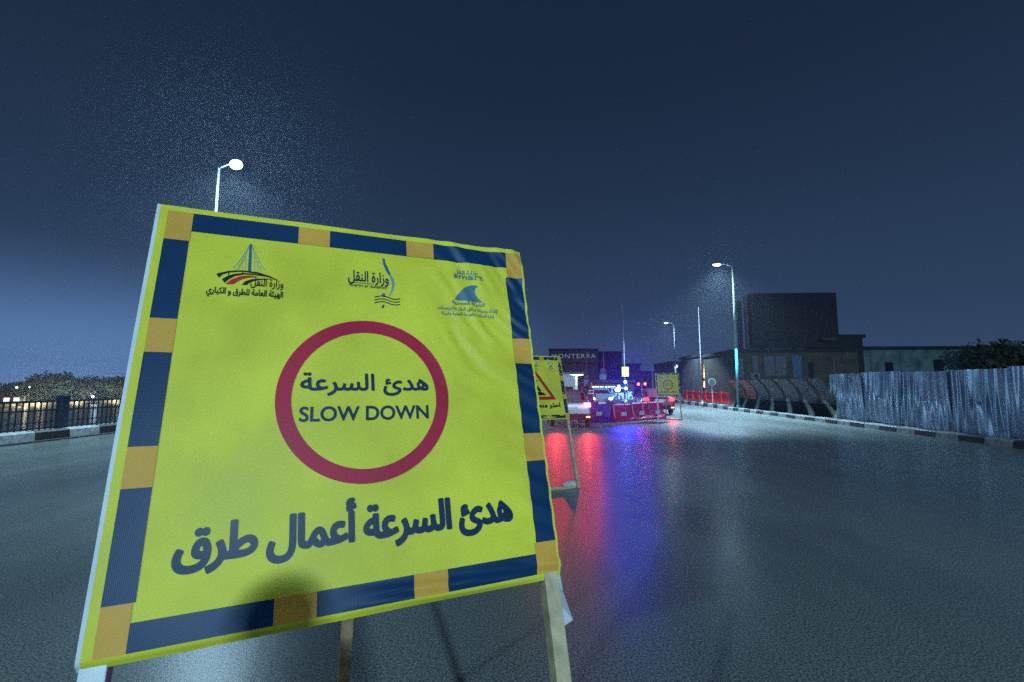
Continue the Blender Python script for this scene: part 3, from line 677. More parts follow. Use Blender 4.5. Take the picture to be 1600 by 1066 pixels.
# curved panels between the fence and the red railing
yc = [yx(px, XR + .42) for px in (1140, 1155, 1172, 1191, 1213, 1238, 1266)]
n_ = ['reddest panel at the far end of the row', 'second from the red railing, reddish with green foot', 'third from the red railing, dull brown red', 'middle one of the row', 'third from the corrugated fence, nearly black', 'second from the corrugated fence, dark', 'nearest and darkest, beside the bent corrugated sheet']
for i, yy in enumerate(yc):
    nx_ = yc[i + 1] if i < 6 else yf1 + .15
    root = thing('curved_panel', 'curved steel panel, %s' % n_[i], 'panel', (XR + .42, yy, .12), 0, 'curved hoarding panels along the right kerb')
    Lp = max(.35, (yy - nx_) * .78); prof = []
    for j in range(15):
        q = j / 14; prof.append((.62 * math.sin(PI * (q * .86 + .06)) - .30 * q, 1.80 * q))
    for nm, m_, ra in (('lower_skin', 'curved_green', range(0, 6)), ('upper_skin', 'curved_red_lit', range(5, 15))):
        b = MB(); th_ = .018
        for side in (0, 1):
            pass
        vs = []; rl = list(ra)
        Lq = Lp if nm[0] == 'u' else (yy - nx_) * .985
        for yv in (0, -Lq):
            for j in rl: vs.append((prof[j][0], yv, prof[j][1] + (.002 if nm[0] == 'u' else 0)))
            for j in reversed(rl): vs.append((prof[j][0] + th_, yv, prof[j][1] + (.002 if nm[0] == 'u' else 0)))
        n2 = len(rl) * 2
        fs = [(a, (a + 1) % n2, n2 + (a + 1) % n2, n2 + a) for a in range(n2)]
        for s_ in (0, n2):
            for a in range(len(rl) - 1): fs.append((s_ + a, s_ + a + 1, s_ + n2 - 2 - a, s_ + n2 - 1 - a))
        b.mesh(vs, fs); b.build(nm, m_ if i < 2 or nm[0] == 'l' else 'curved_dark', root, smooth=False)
    for yv in (-.03, -Lp + .03):
        b = MB(); b.tube((.95, yv, 0), (.68, yv, .85), .02, n=6); b.build('brace', 'rubber', root)
y0, y1 = yx(1141, XR + .45) + .1, yx(1066, XR + .45)
root = thing('red_railing', 'bright red painted guard railing beyond the curved panels', 'railing', (XR + .45, y0, .25))
b = MB(); b.box((-.03, 0, .78), (.03, y1 - y0, .85)); b.box((-.02, 0, .14), (.02, y1 - y0, .19)); b.build('rail', 'red_paint', root)
b = MB(); b.box((.03, 0, .19), (.045, y1 - y0, .78)); b.build('infill_sheet', 'red_paint', root)
y = 0
while y < y1 - y0:
    b = MB(); b.box((-.04, y - .04, 0), (.028, y + .04, .90)); b.build('post', 'red_paint', root); y += 1.45

def beam(parent, loc, col, watts, rad=.07, cone=56):
    """the forward beam of a signal or tail lamp (its lens is the glowing mesh beside it)"""
    ld = bpy.data.lights.new('lens_beam', 'SPOT'); ld.energy = watts; ld.color = col; ld.shadow_soft_size = rad; ld.spot_size = math.radians(cone); ld.spot_blend = 1.0
    lo = bpy.data.objects.new('lens_beam', ld); COL.objects.link(lo); lo.parent = parent; lo.location = loc; lo.rotation_euler = (PI / 2 + math.radians(1), 0, PI)
    return lo
# ------------------------------------------------------------------ barriers, beacons
def barrier(label, a, bp, m_, hgt):
    a, bp = Vector((a.x, a.y, 0)), Vector((bp.x, bp.y, 0)); d = bp - a; ln = d.length
    root = thing('traffic_barrier', label, 'barrier', (a + bp) / 2, math.atan2(d.y, d.x), 'plastic barriers closing the lane')
    hw = ln / 2 - .015
    prof = [(-.28, .0), (-.28, .10), (-.20, .22), (-.13, hgt * .62), (-.10, hgt - .05), (-.06, hgt), (.06, hgt), (.10, hgt - .05), (.13, hgt * .62), (.20, .22), (.28, .10), (.28, 0)]
    b = MB(); n = len(prof); vs = []
    st = [-hw, -hw + .05, -hw * .35, -hw * .30, hw * .30, hw * .35, hw - .05, hw]
    for k, x in enumerate(st):
        ins = .03 if k in (3, 4) else (.04 if k in (0, 7) else 0)
        vs += [(x, y_ + (ins if y_ < 0 else -ins) * (z_ > .15), z_) for y_, z_ in prof]
    fs = [(i * n + j, i * n + (j + 1) % n, (i + 1) * n + (j + 1) % n, (i + 1) * n + j) for i in range(len(st) - 1) for j in range(n)] + [tuple(range(n)), tuple(range(len(st) * n - 1, (len(st) - 1) * n - 1, -1))]
    b.mesh(vs, fs); b.build('body', m_, root)
    b = MB(); b.box((-hw * .26, -.20, .25), (hw * .26, -.155, .42)); b.build('reflector', 'barrier_mark', root)
    b = MB()
    for s_ in (-1, 1): b.tube((s_ * hw * .6, 0, hgt - .01), (s_ * hw * .6, 0, hgt + .05), .04, n=8)
    b.build('filler_cap', 'rubber', root)
pa = [G(922, 657.5), G(956, 659), G(985, 657.5), G(1011, 655.5), G(1034, 653.5)]
lab = ['dark blue plastic traffic barrier, the only blue one of the row', 'red plastic traffic barrier touching the blue one', 'red plastic traffic barrier in the middle of the row', 'red plastic traffic barrier at the right end beside the small yellow sign']
for i in range(4): barrier(lab[i], pa[i], pa[i + 1], 'barrier_blue' if i == 0 else 'barrier_red', .78 if i < 2 else .82)
def beacon(name, label, px, Y, lamps, m_, r, low):
    z0 = W(px, 601, Y); root = thing(name, label, 'beacon', (z0.x, Y, 0))
    pts = [W(a, c, Y) - Vector((z0.x, Y, 0)) for a, c in lamps]; top = max(p.z for p in pts)
    b = MB(); b.tube((0, 0, .04), (0, 0, top), .03, .025, 8); b.box((-.25, -.2, 0), (.25, .2, .06)); b.build('stand', 'galv', root)
    b = MB()
    for p in pts: b.bar((0, 0.0, p.z - .02), (p.x, 0, p.z - .02), .03, .03)
    b.build('crossbar', 'dark_metal', root)
    for p in pts:
        b = MB(); b.tube(p + Vector((0, .03, 0)), p + Vector((0, .12, 0)), r * 1.2, r * 1.0, 12); hs = b.build('lamp_housing', 'dark_metal', root)
        b = MB(); b.ball(p, (r, r * .6, r), 12, 8); b.build('lens', m_, hs, smooth=True); beam(root, p + Vector((0, -r - .10, 0)), (.02, .03, 1.0) if 'blue' in m_ else (1, .025, .025), 1350 if 'blue' in m_ else 30)
beacon('flashing_beacon', 'stand with three glowing blue flashing lamps behind the barriers', 980, 23.4, ((967, 604), (977, 597), (978, 607)), 'blue_flash', .085, 0)
beacon('traffic_signal', 'dark stand with two glowing red lamps side by side', 1003, 25.5, ((997.5, 600.5), (1008, 600)), 'red_flash', .075, 0)
z0 = W(965, 609, 33)
root = thing('floodlight', 'glaring white floodlight left of the blue flashing lamps', 'floodlight', (z0.x, 33, 0))
b = MB(); b.tube((0, 0, 0), (0, 0, z0.z), .035, .03, 8); b.box((-.3, -.3, 0), (.3, .3, .05)); b.build('stand', 'dark_metal', root)
b = MB(); b.box((-.22, -.02, z0.z - .17), (.22, .12, z0.z + .17)); hd = b.build('housing', 'dark_metal', root, bevel=.02)
b = MB(); b.ball((0, -.03, z0.z), (.2, .03, .15), 12, 8); b.build('lens', 'flood', hd, smooth=True)

# ------------------------------------------------------------------ vehicles (rear faces -y, length along +y)
def vehicle(name, label, cat, loc, rz, body, st, wheels, win, lights, w, plate_z, tail_z, group=None, brake='brake', head=False, tail=True, bumper='rubber'):
    """st: stations (y, z_low, z_belt, z_roof, half_width, half_roof)"""
    root = thing(name, label, cat, loc, rz, group)
    b = MB(); vs = []
    for y, zl, zb, zr, hw, hr in st:
        half = [(hw * .86, zl), (hw * .98, zl + .12), (hw, (zl + zb) / 2), (hw * .985, zb), (hr + (hw - hr) * .25, zb + (zr - zb) * .72), (hr * .93, zr - .03), (hr * .6, zr)]
        vs += [(x, y, z) for x, z in half] + [(-x, y, z) for x, z in reversed(half)]
    n = 14
    fs = [(i * n + j, i * n + (j + 1) % n, (i + 1) * n + (j + 1) % n, (i + 1) * n + j) for i in range(len(st) - 1) for j in range(n)] + [tuple(range(n)), tuple(range(len(st) * n - 1, (len(st) - 1) * n - 1, -1))]
    b.mesh(vs, fs); bo = b.build('body', body, root, smooth=True)
    bv = bo.modifiers.new('bevel', 'BEVEL'); bv.width = .03; bv.segments = 2; bv.limit_method = 'ANGLE'; bv.angle_limit = math.radians(35)
    ws = bo.modifiers.new('wn', 'WEIGHTED_NORMAL')
    for nm, quad in win:
        b = MB(); q = [Vector(p) for p in quad]; nn = (q[1] - q[0]).cross(q[2] - q[1]).normalized()
        b.mesh([p + nn * .012 for p in q] + [p - nn * .01 for p in q], [(0, 1, 2, 3), (7, 6, 5, 4)] + [(i, (i + 1) % 4, 4 + (i + 1) % 4, 4 + i) for i in range(4)])
        b.build(nm, 'glass', root)
    L_ = st[-1][0]
    b = MB(); b.box((-w * .96, -.05, .28), (w * .96, .14, .52)); b.build('rear_bumper', bumper, root, bevel=.03)
    b = MB(); b.box((-w * .96, L_ - .14, .26), (w * .96, L_ + .05, .50)); b.build('front_bumper', bumper, root, bevel=.03)
    for yy, s_ in ((-.065, -1), (L_ + .065, 1)):
        b = MB(); b.box((-.26, yy - .012, plate_z - .06 if s_ < 0 else .34), (.26, yy + .012, plate_z + .06 if s_ < 0 else .45)); b.build('number_plate', 'plate', root)
    y_t = -.02
    for s_ in (-1, 1):
        b = MB(); b.box((s_ * (w * .62), y_t - .03, tail_z - .09), (s_ * (w * .95), y_t + .10, tail_z + .09)); b.build('tail_light', brake if tail else 'red_paint', root, bevel=.02)
        if tail: beam(root, (s_ * w * .78, y_t - .16, tail_z), (1, .02, .02), 600 if brake == 'brake' else 150)
        b = MB(); b.ball((s_ * w * .68, L_ - .0, .68), (.13, .10, .085), 10, 7); b.build('headlight', 'head' if head else 'chrome', root, smooth=True)
        b = MB(); b.box((s_ * w * .72, -.062, .38), (s_ * w * .90, -.04, .43)); b.build('reflector', 'amber' if (s_ > 0 and tail) else 'red_paint', root)
        b = MB(); b.bar((s_ * (w - .02), L_ * .68, .98), (s_ * (w + .16), L_ * .68 - .02, 1.02), .09, .14); b.build('mirror', body, root, bevel=.02)
    for s_ in (-1, 1):
        for yy in wheels:
            b = MB(); b.tube((s_ * (w - .17), yy, .30), (s_ * (w + .005), yy, .30), .30, .29, 20); wh = b.build('wheel', 'rubber', root, bevel=.012)
            b = MB(); b.tube((s_ * (w - .0), yy, .30), (s_ * (w + .012), yy, .30), .19, .17, 16); b.build('rim', 'galv', wh)
    return root
def hatch(w):
    return [(0, .34, .62, .74, w * .93, w * .80), (.05, .28, .84, .96, w * .98, w * .84), (.16, .26, .90, 1.02, w, w * .84), (.48, .24, .92, 1.36, w, w * .76), (1.2, .22, .93, 1.44, w, w * .76), (1.9, .22, .93, 1.42, w, w * .76), (2.35, .24, .92, 1.30, w, w * .77), (2.85, .24, .88, .96, w, w * .84), (3.4, .25, .80, .86, w * .98, w * .82), (3.72, .30, .66, .74, w * .90, w * .70)]
def hatch_win(w):
    wins = [('rear_window', [(-w * .72, .19, 1.03), (w * .72, .19, 1.03), (w * .66, .455, 1.31), (-w * .66, .455, 1.31)]),
            ('windscreen', [(w * .74, 2.80, .99), (-w * .74, 2.80, .99), (-w * .68, 2.38, 1.29), (w * .68, 2.38, 1.29)])]
    for s_ in (-1, 1):
        q = [(s_ * w * .995, .55, .95), (s_ * w * .995, 2.5, .95), (s_ * w * .815, 2.25, 1.30), (s_ * w * .815, .62, 1.33)]
        wins.append(('side_window', q if s_ < 0 else q[::-1]))
    return wins
def sedan(w):
    return [(0, .34, .64, .80, w * .92, w * .78), (.06, .28, .86, .97, w * .97, w * .84), (.55, .25, .92, 1.01, w, w * .84), (.95, .24, .93, 1.33, w, w * .74), (1.6, .22, .94, 1.43, w, w * .74), (2.2, .22, .94, 1.41, w, w * .74), (2.7, .24, .93, 1.25, w, w * .76), (3.15, .24, .90, .98, w, w * .84), (3.9, .25, .80, .87, w * .98, w * .82), (4.3, .30, .66, .74, w * .90, w * .70)]
def sedan_win(w):
    wins = [('rear_window', [(-w * .72, .60, 1.02), (w * .72, .60, 1.02), (w * .66, .93, 1.29), (-w * .66, .93, 1.29)]),
            ('windscreen', [(w * .74, 3.10, 1.01), (-w * .74, 3.10, 1.01), (-w * .68, 2.73, 1.25), (w * .68, 2.73, 1.25)])]
    for s_ in (-1, 1):
        q = [(s_ * w * .995, .98, .96), (s_ * w * .995, 2.8, .96), (s_ * w * .80, 2.6, 1.27), (s_ * w * .80, 1.08, 1.31)]
        wins.append(('side_window', q if s_ < 0 else q[::-1]))
    return wins
def van(w, h):
    return [(0, .40, 1.0, h - .12, w * .96, w * .86), (.08, .32, 1.05, h - .02, w, w * .88), (.6, .30, 1.06, h, w, w * .88), (2.6, .28, 1.06, h, w, w * .88), (3.5, .28, 1.06, h - .06, w, w * .86), (4.1, .30, 1.04, 1.25, w, w * .84), (4.55, .32, .85, .95, w * .97, w * .8), (4.7, .36, .68, .76, w * .92, w * .74)]
def van_win(w, h):
    wins = [('rear_window', [(-w * .76, -.002, 1.20), (w * .76, -.002, 1.20), (w * .74, .03, h - .30), (-w * .74, .03, h - .30)]),
            ('windscreen', [(w * .78, 4.06, 1.30), (-w * .78, 4.06, 1.30), (-w * .76, 3.58, h - .22), (w * .76, 3.58, h - .22)])]
    for s_ in (-1, 1):
        q = [(s_ * w * 1.0, .4, 1.15), (s_ * w * 1.0, 3.6, 1.15), (s_ * w * .92, 3.4, h - .38), (s_ * w * .92, .5, h - .38)]
        wins.append(('side_window', q if s_ < 0 else q[::-1]))
    return wins
g = G(893, 668)
vehicle('parked_car', 'silver hatchback with glowing red tail lights just beyond the triangle sign', 'car', (g.x, g.y, 0), math.radians(1.5), 'silver', hatch(.79), (.62, 3.0), hatch_win(.79), None, .79, .72, .86)
Y = 27.0; p = W(876, 601, Y)
vehicle('minibus', 'tall white minibus with dark rear window ahead of the silver hatchback', 'minibus', (p.x, Y, 0), 0, 'van_white', van(.95, 2.25), (.85, 3.7), van_win(.95, 2.25), None, .95, .80, .95, tail=False)
Y = 25.5; p = W(1029, 601, Y)
vehicle('parked_car', 'dark red saloon with lit brake lights behind the red barriers', 'car', (p.x, Y, 0), math.radians(-4), 'maroon', sedan(.86), (.85, 3.4), sedan_win(.86), None, .86, .75, .84, brake='brake_dim')
Y = 36.0; p = W(934, 601, Y)
vehicle('parked_car', 'grey blue saloon facing the camera with small lit headlights', 'car', (p.x, Y, 0), math.radians(176), 'car_blue', sedan(.86), (.85, 3.4), sedan_win(.86), None, .86, .75, .84, head=True, tail=False)
Y = 40.0; p = W(957, 601, Y)
vehicle('parked_car', 'pale green hatchback facing the camera below the white floodlight', 'car', (p.x, Y, 0), math.radians(184), 'car_green', hatch(.82), (.62, 3.0), hatch_win(.82), None, .82, .72, .86, tail=False)

# ------------------------------------------------------------------ worker standing among the vehicles
def person(label, loc, rz, height=1.74, top='jacket'):
    root = thing('person', label, 'person', loc, rz)
    k = height / 1.75
    J = {'pelvis': (0, 0, .95, .135, .10), 'waist': (0, .01, 1.10, .14, .10), 'chest': (0, 0, 1.30, .165, .115), 'sh': (0, 0, 1.43, .12, .085), 'neck': (0, -.01, 1.51, .055, .055), 'jaw': (0, -.03, 1.58, .068, .075), 'skull': (0, -.01, 1.68, .078, .092), 'crown': (0, 0, 1.735, .05, .06)}
    E_ = [('pelvis', 'waist'), ('waist', 'chest'), ('chest', 'sh'), ('sh', 'neck'), ('neck', 'jaw'), ('jaw', 'skull'), ('skull', 'crown')]
    for s_, n in ((-1, 'l'), (1, 'r')):
        J.update({'ac' + n: (s_ * .17, 0, 1.42, .065, .06), 'el' + n: (s_ * .25, .02, 1.13, .045, .045), 'wr' + n: (s_ * .25, -.10, .90, .028, .03), 'pa' + n: (s_ * .245, -.13, .83, .018, .036), 'hip' + n: (s_ * .09, 0, .90, .095, .095), 'kn' + n: (s_ * .11, -.02, .50, .062, .062), 'an' + n: (s_ * .12, .02, .10, .042, .045), 'to' + n: (s_ * .14, -.16, .04, .04, .032)})
        E_ += [('sh', 'ac' + n), ('ac' + n, 'el' + n), ('el' + n, 'wr' + n), ('wr' + n, 'pa' + n), ('pelvis', 'hip' + n), ('hip' + n, 'kn' + n), ('kn' + n, 'an' + n), ('an' + n, 'to' + n)]
        for f_, (dx, dy, ln) in enumerate(((0, -.03, .075), (0, -.012, .085), (0, .008, .08), (0, .026, .062), (-s_ * .028, -.03, .05))):
            J['f%d%s' % (f_, n)] = (s_ * .245 + dx, -.13 + dy * 1.2, .83 - (.02 if f_ == 4 else .045), .009, .009); J['g%d%s' % (f_, n)] = (s_ * .24 + dx * 1.2, -.15 + dy * 1.2, .83 - .02 - ln, .008, .008)
            E_ += [('pa' + n, 'f%d%s' % (f_, n)), ('f%d%s' % (f_, n), 'g%d%s' % (f_, n))]
    nm = list(J); me = bpy.data.meshes.new('body'); me.from_pydata([[c * k for c in J[q][:3]] for q in nm], [(nm.index(a), nm.index(c)) for a, c in E_], [])
    o = bpy.data.objects.new('body', me); COL.objects.link(o); o.parent = root
    sk = o.modifiers.new('skin', 'SKIN'); sk.use_smooth_shade = True
    for i, q in enumerate(nm): me.skin_vertices[0].data[i].radius = (J[q][3] * k, J[q][4] * k)
    me.skin_vertices[0].data[0].use_root = True
    sb_ = o.modifiers.new('sub', 'SUBSURF'); sb_.levels = sb_.render_levels = 2
    dg = bpy.context.evaluated_depsgraph_get(); fin = bpy.data.meshes.new_from_object(o.evaluated_get(dg)); o.modifiers.clear(); o.data = fin
    for m_ in ('skin', top, 'trousers', 'rubber'): fin.materials.append(M[m_])
    for pl in fin.polygons:
        z = pl.center.z / k; x = abs(pl.center.x) / k
        pl.material_index = 3 if z < .13 else (0 if z > 1.49 or (x > .19 and z < .92) else (2 if z < .98 else 1)); pl.use_smooth = True
    b = MB(); b.ball((0, .012 * k, 1.705 * k), (.083 * k, .098 * k, .07 * k), 14, 9); b.build('hair', 'hair', root, smooth=True)
    b = MB(); b.ball((0, -.105 * k, 1.63 * k), (.014 * k, .02 * k, .024 * k), 8, 6)
    for s_ in (-1, 1): b.ball((s_ * .08 * k, 0, 1.635 * k), (.012 * k, .02 * k, .032 * k), 8, 6)
    b.build('nose_and_ears', 'skin', root, smooth=True)
    b = MB()
    for s_ in (-1, 1): b.ball((s_ * .032 * k, -.088 * k, 1.655 * k), (.013 * k, .006 * k, .008 * k), 8, 6)
    b.ball((0, -.092 * k, 1.585 * k), (.026 * k, .006 * k, .007 * k), 8, 6); b.build('eyes_and_mouth', 'hair', root, smooth=True)
    b = MB()
    for z in (1.18, 1.33):
        vs = []
        for zz in (z - .025, z + .025):
            for a in range(20): vs.append((.178 * k * math.cos(2 * PI * a / 20), .132 * k * math.sin(2 * PI * a / 20), zz * k))
        b.mesh(vs, [(a, (a + 1) % 20, 20 + (a + 1) % 20, 20 + a) for a in range(20)])
    b.build('reflective_stripe', 'vest', root, smooth=True)
    return root
p = W(923, 601, 25.0)
person('person in dark jacket with pale reflective stripes standing right of the silver hatchback', (p.x, 25.0, 0), math.radians(20))

person('photographer standing just behind the camera, whose shadow falls on the SLOW DOWN sign', (.25, -.96, 0), math.radians(180), 1.80)

# ------------------------------------------------------------------ masts with traffic signs
def mast(label, px, ptop, Y, plates, r=.06, base_z=0.0):
    a, t = W(px, 601, Y), W(px, ptop, Y); root = thing('tall_mast', label, 'mast', (a.x, Y, base_z), 0, 'slim unlit masts along the bridge')
    b = MB(); b.tube((0, 0, 0), (0, 0, .5), r * 1.5, r * 1.4); b.tube((0, 0, .45), (0, 0, t.z), r, r * .35); b.build('pole', 'pole', root, smooth=True)
    for px0, px1, py0, py1, m_, shp in plates:
        q0, q1 = W(px0, py0, Y - .15), W(px1, py1, Y - .15); b = MB()
        if shp == 'disc':
            c = (q0 + q1) / 2; rr_ = (q1.x - q0.x) / 2; b.tube((c.x - a.x, -.15, c.z), (c.x - a.x, -.12, c.z), rr_, rr_, 20)
        else: b.box((q0.x - a.x, -.15, q1.z), (q1.x - a.x, -.12, q0.z))
        s = b.build('sign_plate', m_, root)
        if shp == 'bars':
            b = MB()
            for f_ in (.3, .62): zc = q1.z + (q0.z - q1.z) * f_; b.box((q0.x - a.x + .12, -.158, zc - .05), (q1.x - a.x - .12, -.151, zc + .05))
            b.build('stripe', 'sign_white', s)
        if shp == 'dash':
            b = MB(); w_ = q1.x - q0.x; hh = q0.z - q1.z; b.bar((q0.x - a.x + w_ * .3, -.155, q1.z + hh * .25), (q0.x - a.x + w_ * .65, -.155, q1.z + hh * .8), .05, .01, up=(0, 1, 0)); b.build('arrow', 'letter', s)
mast('brightest tall slim mast, carrying a small yellow traffic sign', 976, 452, 36, [(971.5, 982.5, 573.5, 588.5, 'sign_yellow', 'dash')], .075)
mast('slim mast with blue and purple traffic signs, left of the yellow signed mast', 944, 512, 50, [(937.5, 947, 576, 583.5, 'sign_purple', 'disc'), (936.5, 948, 584, 594, 'sign_blue', 'bars')], .075)
mast('faint slim mast with a blue traffic sign, leftmost of those with signs', 917, 524, 58, [(913, 921, 587, 592, 'sign_purple', 'disc'), (912.5, 922, 592.5, 602, 'sign_blue', 'bars')], .06)
mast('short slim mast behind the dark red saloon', 1020, 538, 44, [], .085)
mast('slim mast rising from the red railing left of the orange lit facade', 1096, 480, 33.5, [], .04)
mast('faint slim mast close to the rooftop sign, left of the blue signed masts', 899, 540, 75, [], .05)
a = W(1112, 597, 31.5)
root = thing('round_road_sign', 'pale round traffic sign on a thin post behind the red railing', 'sign', (a.x, 31.5, 0))
b = MB(); b.tube((0, 0, 0), (0, 0, a.z + .25), .03, .03, 8); b.build('post', 'galv', root)
b = MB(); b.tube((0, -.06, a.z), (0, -.035, a.z), .25, .25, 24); pl = b.build('sign_plate', 'galv', root)
b = MB(); b.tube((0, -.066, a.z), (0, -.061, a.z), .21, .21, 24); b.build('sign_face', 'grey_wall', pl)

# ------------------------------------------------------------------ buildings
def block(name, label, px0, px1, ptop, Y, dep, wall, cat='building', roof='dark_wall', roof_h=.35, windows=(), extra=None):
    a, c = W(px0, ptop, Y), W(px1, ptop, Y); h = (a.z + c.z) / 2; w_ = c.x - a.x
    root = thing(name, label, cat, ((a.x + c.x) / 2, Y, 0))
    b = MB(); b.box((-w_ / 2, 0, 0), (w_ / 2, dep, h - roof_h)); b.build('wall', wall, root)
    b = MB(); b.box((-w_ / 2 - .2, -.2, h - roof_h), (w_ / 2 + .2, dep + .2, h)); b.build('roof', roof, root)
    for q0, q1, r0, r1, m_ in windows:
        s, t = W(q0, r0, Y), W(q1, r1, Y); x0, x1 = s.x - root.location.x, t.x - root.location.x
        b = MB(); b.box((x0, -.05, t.z), (x1, .02, s.z)); f_ = b.build('window', 'dark_metal' if m_ == 'window' else 'grey_wall', root)
        b = MB(); nx = max(1, round((x1 - x0) / 1.1)); e = .05
        for i in range(nx): b.box((x0 + (x1 - x0) * i / nx + e, -.07, t.z + e), (x0 + (x1 - x0) * (i + 1) / nx - e, -.052, s.z - e))
        b.build('pane', m_, f_)
    return root
shopb = block('shop_building', 'low brown shop building with pale curtained windows under the big billboard', 1150, 1340, 545, 47, 9, 'brick', windows=((1153, 1163, 560, 592, 'curtain'), (1174, 1186, 556, 594, 'curtain'), (1192, 1230, 556, 588, 'curtain'), (1236, 1254, 555, 591, 'blue_panel'), (1262, 1272, 566, 590, 'window'), (1300, 1306, 560, 588, 'curtain')))
# small ac units on that wall
for px, lab_ in ((1180, 'pale air conditioner low on the brown shop wall'),):
    q = W(px, 588, 46.6); root = thing('air_conditioner', lab_, 'air conditioner', (q.x, 46.55, q.z))
    b = MB(); b.box((-.45, 0, -.3), (.45, .38, .3)); bo = b.build('casing', 'pole', root, bevel=.02)
    b = MB(); b.tube((.1, -.012, 0), (.1, -.002, 0), .22, .22, 18); b.build('fan_grille', 'dark_metal', root)
b0 = W(1163, 545, 46.5)
root = thing('billboard', 'huge dark rooftop billboard with a pale edge post, unlit', 'billboard', (0, 0, 0))
Yb = 48.0
def bx(m_, nm, px0, px1, py0, py1, Y0, Y1, par=root):
    s, t = W(px0, py0, Y0), W(px1, py1, Y0); b = MB(); b.box((s.x, Y0, t.z), (t.x, Y1, s.z)); return b.build(nm, m_, par, bevel=.02)
bx('dark_wall', 'panel', 1172, 1312, 458.5, 541, Yb, Yb + .8)
bx('dark_wall', 'side_panel', 1153, 1162, 469, 545, Yb + 1.5, Yb + 2.0)
bx('purple_wall', 'edge_post', 1163.5, 1170.5, 463, 544, Yb + .3, Yb + .7)
for k_ in range(1, 8):
    bx('dark_metal', 'batten', 1172 + k_ * 17.5, 1173.2 + k_ * 17.5, 459.5, 540, Yb - .05, Yb - .004)
for px in (1190, 1240, 1292):
    bx('dark_metal', 'leg', px, px + 5, 541.6, 548, Yb + .2, Yb + .5)
bx('dark_metal', 'catwalk', 1172, 1316, 541.1, 543.0, Yb - .9, Yb - .05)
bx('grey_wall', 'flood_bracket', 1286, 1306, 528, 532, Yb - 1.2, Yb - .9)
block('roof_cabin', 'small dark cabin on the shop roof at the right end of the billboard', 1300, 1347, 523, 48.5, 5, 'dark_wall', 'cabin', windows=())
block('green_wall_building', 'long low dim greenish wall building behind the corrugated fence', 1338, 1700, 541, 50, 6, 'green_wall', windows=((1382, 1396, 566, 582, 'window'), (1458, 1474, 562, 580, 'window')))
gw = [o for o in bpy.data.objects if o.name == 'green_wall_building'][0]
for px in (1362, 1408, 1436, 1490, 1522, 1556):
    a = W(px, 560, 50).x - gw.location.x; zt = W(px, 541, 50).z - .36
    b = MB(); b.box((a - .16, -.10, 0), (a + .16, .03, zt)); b.build('pilaster', 'green_wall', gw)
block('orange_lit_shop', 'narrow dark shop front outlined by a warm string of bulbs', 1094, 1152, 553, 60, 8, 'grey_wall', windows=((1104, 1128, 575, 600, 'window'),))
# bulbs string on it
root = thing('bulb_string', 'warm yellow string of bulbs outlining the dark shop front', 'bulb string', W(1101, 567, 59.6))
o0 = root.location
b = MB(); pts = [W(1101, 569, 59.5) + (W(1131, 564.5, 59.5) - W(1101, 569, 59.5)) * (i / 17) for i in range(18)] + [W(1101, 571 + i * 2.1, 59.5) for i in range(10)] + [W(1101, 597 + i * 2.4, 59.5) for i in range(4)]
for p in pts: b.ball(p - o0, .11, 8, 6)
b.build('bulb_row', 'warm', root, smooth=True)
b = MB(); b.tube(pts[0] - o0 + Vector((0, .06, 0)), pts[17] - o0 + Vector((0, .06, 0)), .03, n=6); b.tube(pts[18] - o0 + Vector((0, .06, 0)), pts[-1] - o0 + Vector((0, .06, 0)), .03, n=6); b.build('cable', 'rubber', root)
block('brown_block', 'brown building with a dark cornice and two pale wall boxes', 1047, 1091, 565, 72, 9, 'brick', roof_h=.9, windows=((1052, 1058, 580, 590, 'window'), (1066, 1072, 580, 590, 'window'), (1078, 1084, 580, 590, 'window')))
for px, lab_ in ((1057, 'left pale wall light on the brown building'), (1068, 'right pale wall light on the brown building')):
    q = W(px, 572.5, 71.3); root = thing('wall_light', lab_, 'wall light', q, 0, 'pale wall lights on the brown building')
    b = MB(); b.box((-.3, .1, -.3), (.3, .5, .3)); b.build('casing', 'galv', root, bevel=.03)
    b = MB(); b.ball((0, .08, 0), (.25, .08, .25), 10, 7); b.build('lens', 'shop_glow', root, smooth=True)
block('mauve_block', 'wide mauve grey building behind the red lamps', 984, 1049, 580, 80, 10, 'purple_wall', windows=((990, 997, 586, 594, 'window'), (1005, 1011, 586, 594, 'window'), (1030, 1036, 586, 594, 'window')))
rc = block('roof_tower', 'dark flat topped block with a small aerial, left of the mauve building', 982, 1000, 568, 84, 6, 'dark_wall')
b = MB(); b.tube((0, 1, W(985, 569, 84).z - .2), (0, 1, W(985, 562, 84).z), .05, .03, 6); b.build('aerial', 'dark_metal', rc)
block('dark_office_block', 'plain dark block right of the rooftop letter sign', 936, 971, 549, 95, 10, 'dark_wall', windows=((941, 947, 560, 568, 'window'), (952, 958, 572, 580, 'window')))
sg = block('sign_building', 'dark green building carrying the rooftop letter sign', 850, 934, 566, 92, 10, 'board_green')
root = thing('rooftop_sign', 'wide dark rooftop sign board with pale capital letters', 'sign', (0, 91.6, 0))
s, t = W(858, 548.5, 91.6), W(934.5, 566.5, 91.6)
b = MB(); b.box((s.x, 0, t.z), (t.x, .35, s.z)); bo = b.build('board', 'board_green', root)
b = MB(); b.box((s.x - .1, -.05, s.z), (t.x + .1, .4, s.z + .45)); b.build('top_edge', 'dark_wall', root)
u0, u1 = W(862, 560, 91.6), W(931, 553, 91.6)
b = MB()
for pl in decal(fit(tsegs('MONTERRA', 1.15), u0.x, u1.x, u0.z, u1.z), .07, .02): b.mesh([(x, -.06, z) for x, z in pl], [tuple(range(len(pl)))])
b.build('lettering', 'letter', bo)
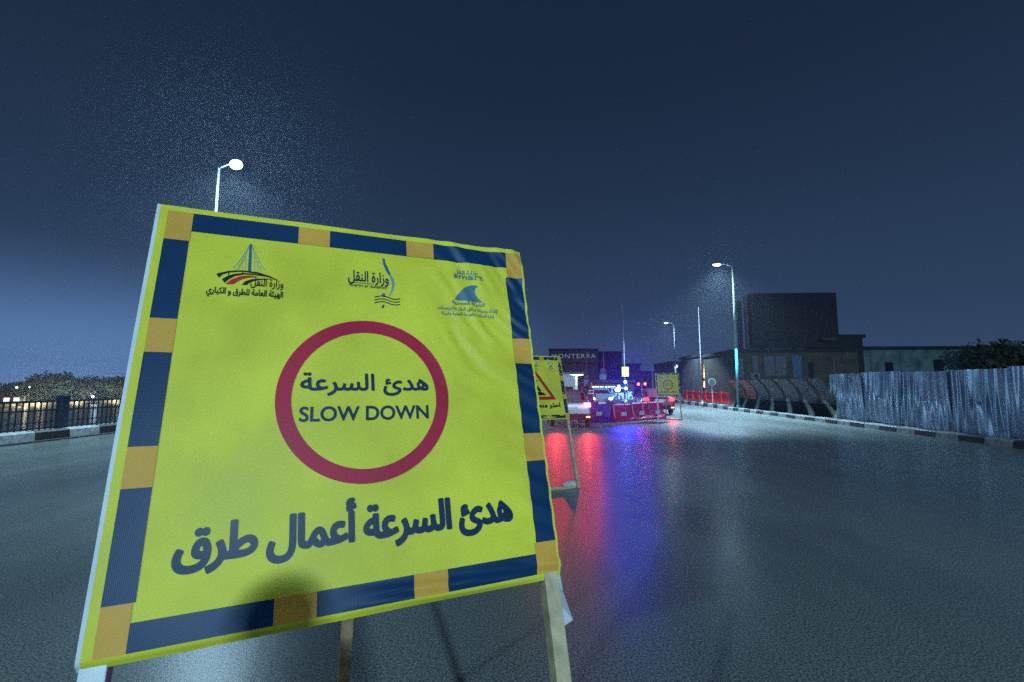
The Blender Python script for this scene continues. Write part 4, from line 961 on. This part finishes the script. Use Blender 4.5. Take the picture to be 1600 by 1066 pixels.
# petrol station canopy and lit shop
s, t = W(862, 583.5, 78), W(913, 586, 78)
root = thing('station_canopy', 'white glowing flat canopy under the rooftop sign building', 'canopy', ((s.x + t.x) / 2, 78, 0)); w_ = (t.x - s.x) / 2
b = MB(); b.box((-w_, 0, t.z + .06), (w_, 7, s.z + .15)); b.build('roof', 'sign_white', root, bevel=.03)
b = MB(); b.box((-w_ + .15, .15, t.z), (w_ - .15, 6.8, t.z + .055)); b.build('lit_soffit', 'soffit', root)
for x in (-w_ * .6, w_ * .6): b = MB(); b.box((x - .2, 3, 0), (x + .2, 3.4, t.z)); b.build('column', 'sign_white', root)
block('lit_kiosk', 'low kiosk with a bright bluish white shop window behind the parked cars', 920, 990, 594, 66, 6, 'grey_wall', 'kiosk', windows=((924, 962, 603, 616, 'shop_glow'),))
for i, (px, py, wp, Y_) in enumerate(((1568, 534, 56, 44), (1615, 538, 70, 43))):
    c = W(px, 600, Y_); zt = W(px, py, Y_).z
    tree(['dark leafy tree at the right edge behind the corrugated fence', 'dark tree cut by the right edge of the photo', 'smaller dark bush tree left of the big one behind the fence'][i], (c.x, Y_, 0), zt * 1.1, wp / F * Y_ * 1.5, 'leaf2', 'trees behind the corrugated fence', 1500, 40 + i, dense=.10)

# ------------------------------------------------------------------ thin night haze
b = MB(); b.box((-330, -75, -11), (160, 430, 20))
hz = b.build('haze', []) if False else b.build('haze', 'water'); hz.data.materials.clear()
hm = bpy.data.materials.new('haze_air'); hm.use_nodes = True; n = hm.node_tree.nodes; n.remove(n['Principled BSDF'])
pv = n.new('ShaderNodeVolumePrincipled'); pv.inputs['Color'].default_value = (.82, .9, 1, 1); pv.inputs['Density'].default_value = .0009; pv.inputs['Anisotropy'].default_value = .85
hm.cycles.volume_sampling = 'EQUIANGULAR'; hm.cycles.homogeneous_volume = True
hm.node_tree.links.new(pv.outputs[0], n['Material Output'].inputs['Volume']); hz.data.materials.append(hm)
tag(hz, kind='stuff'); hz['label'] = 'thin bluish night haze hanging over the whole bridge'; hz['category'] = 'haze'
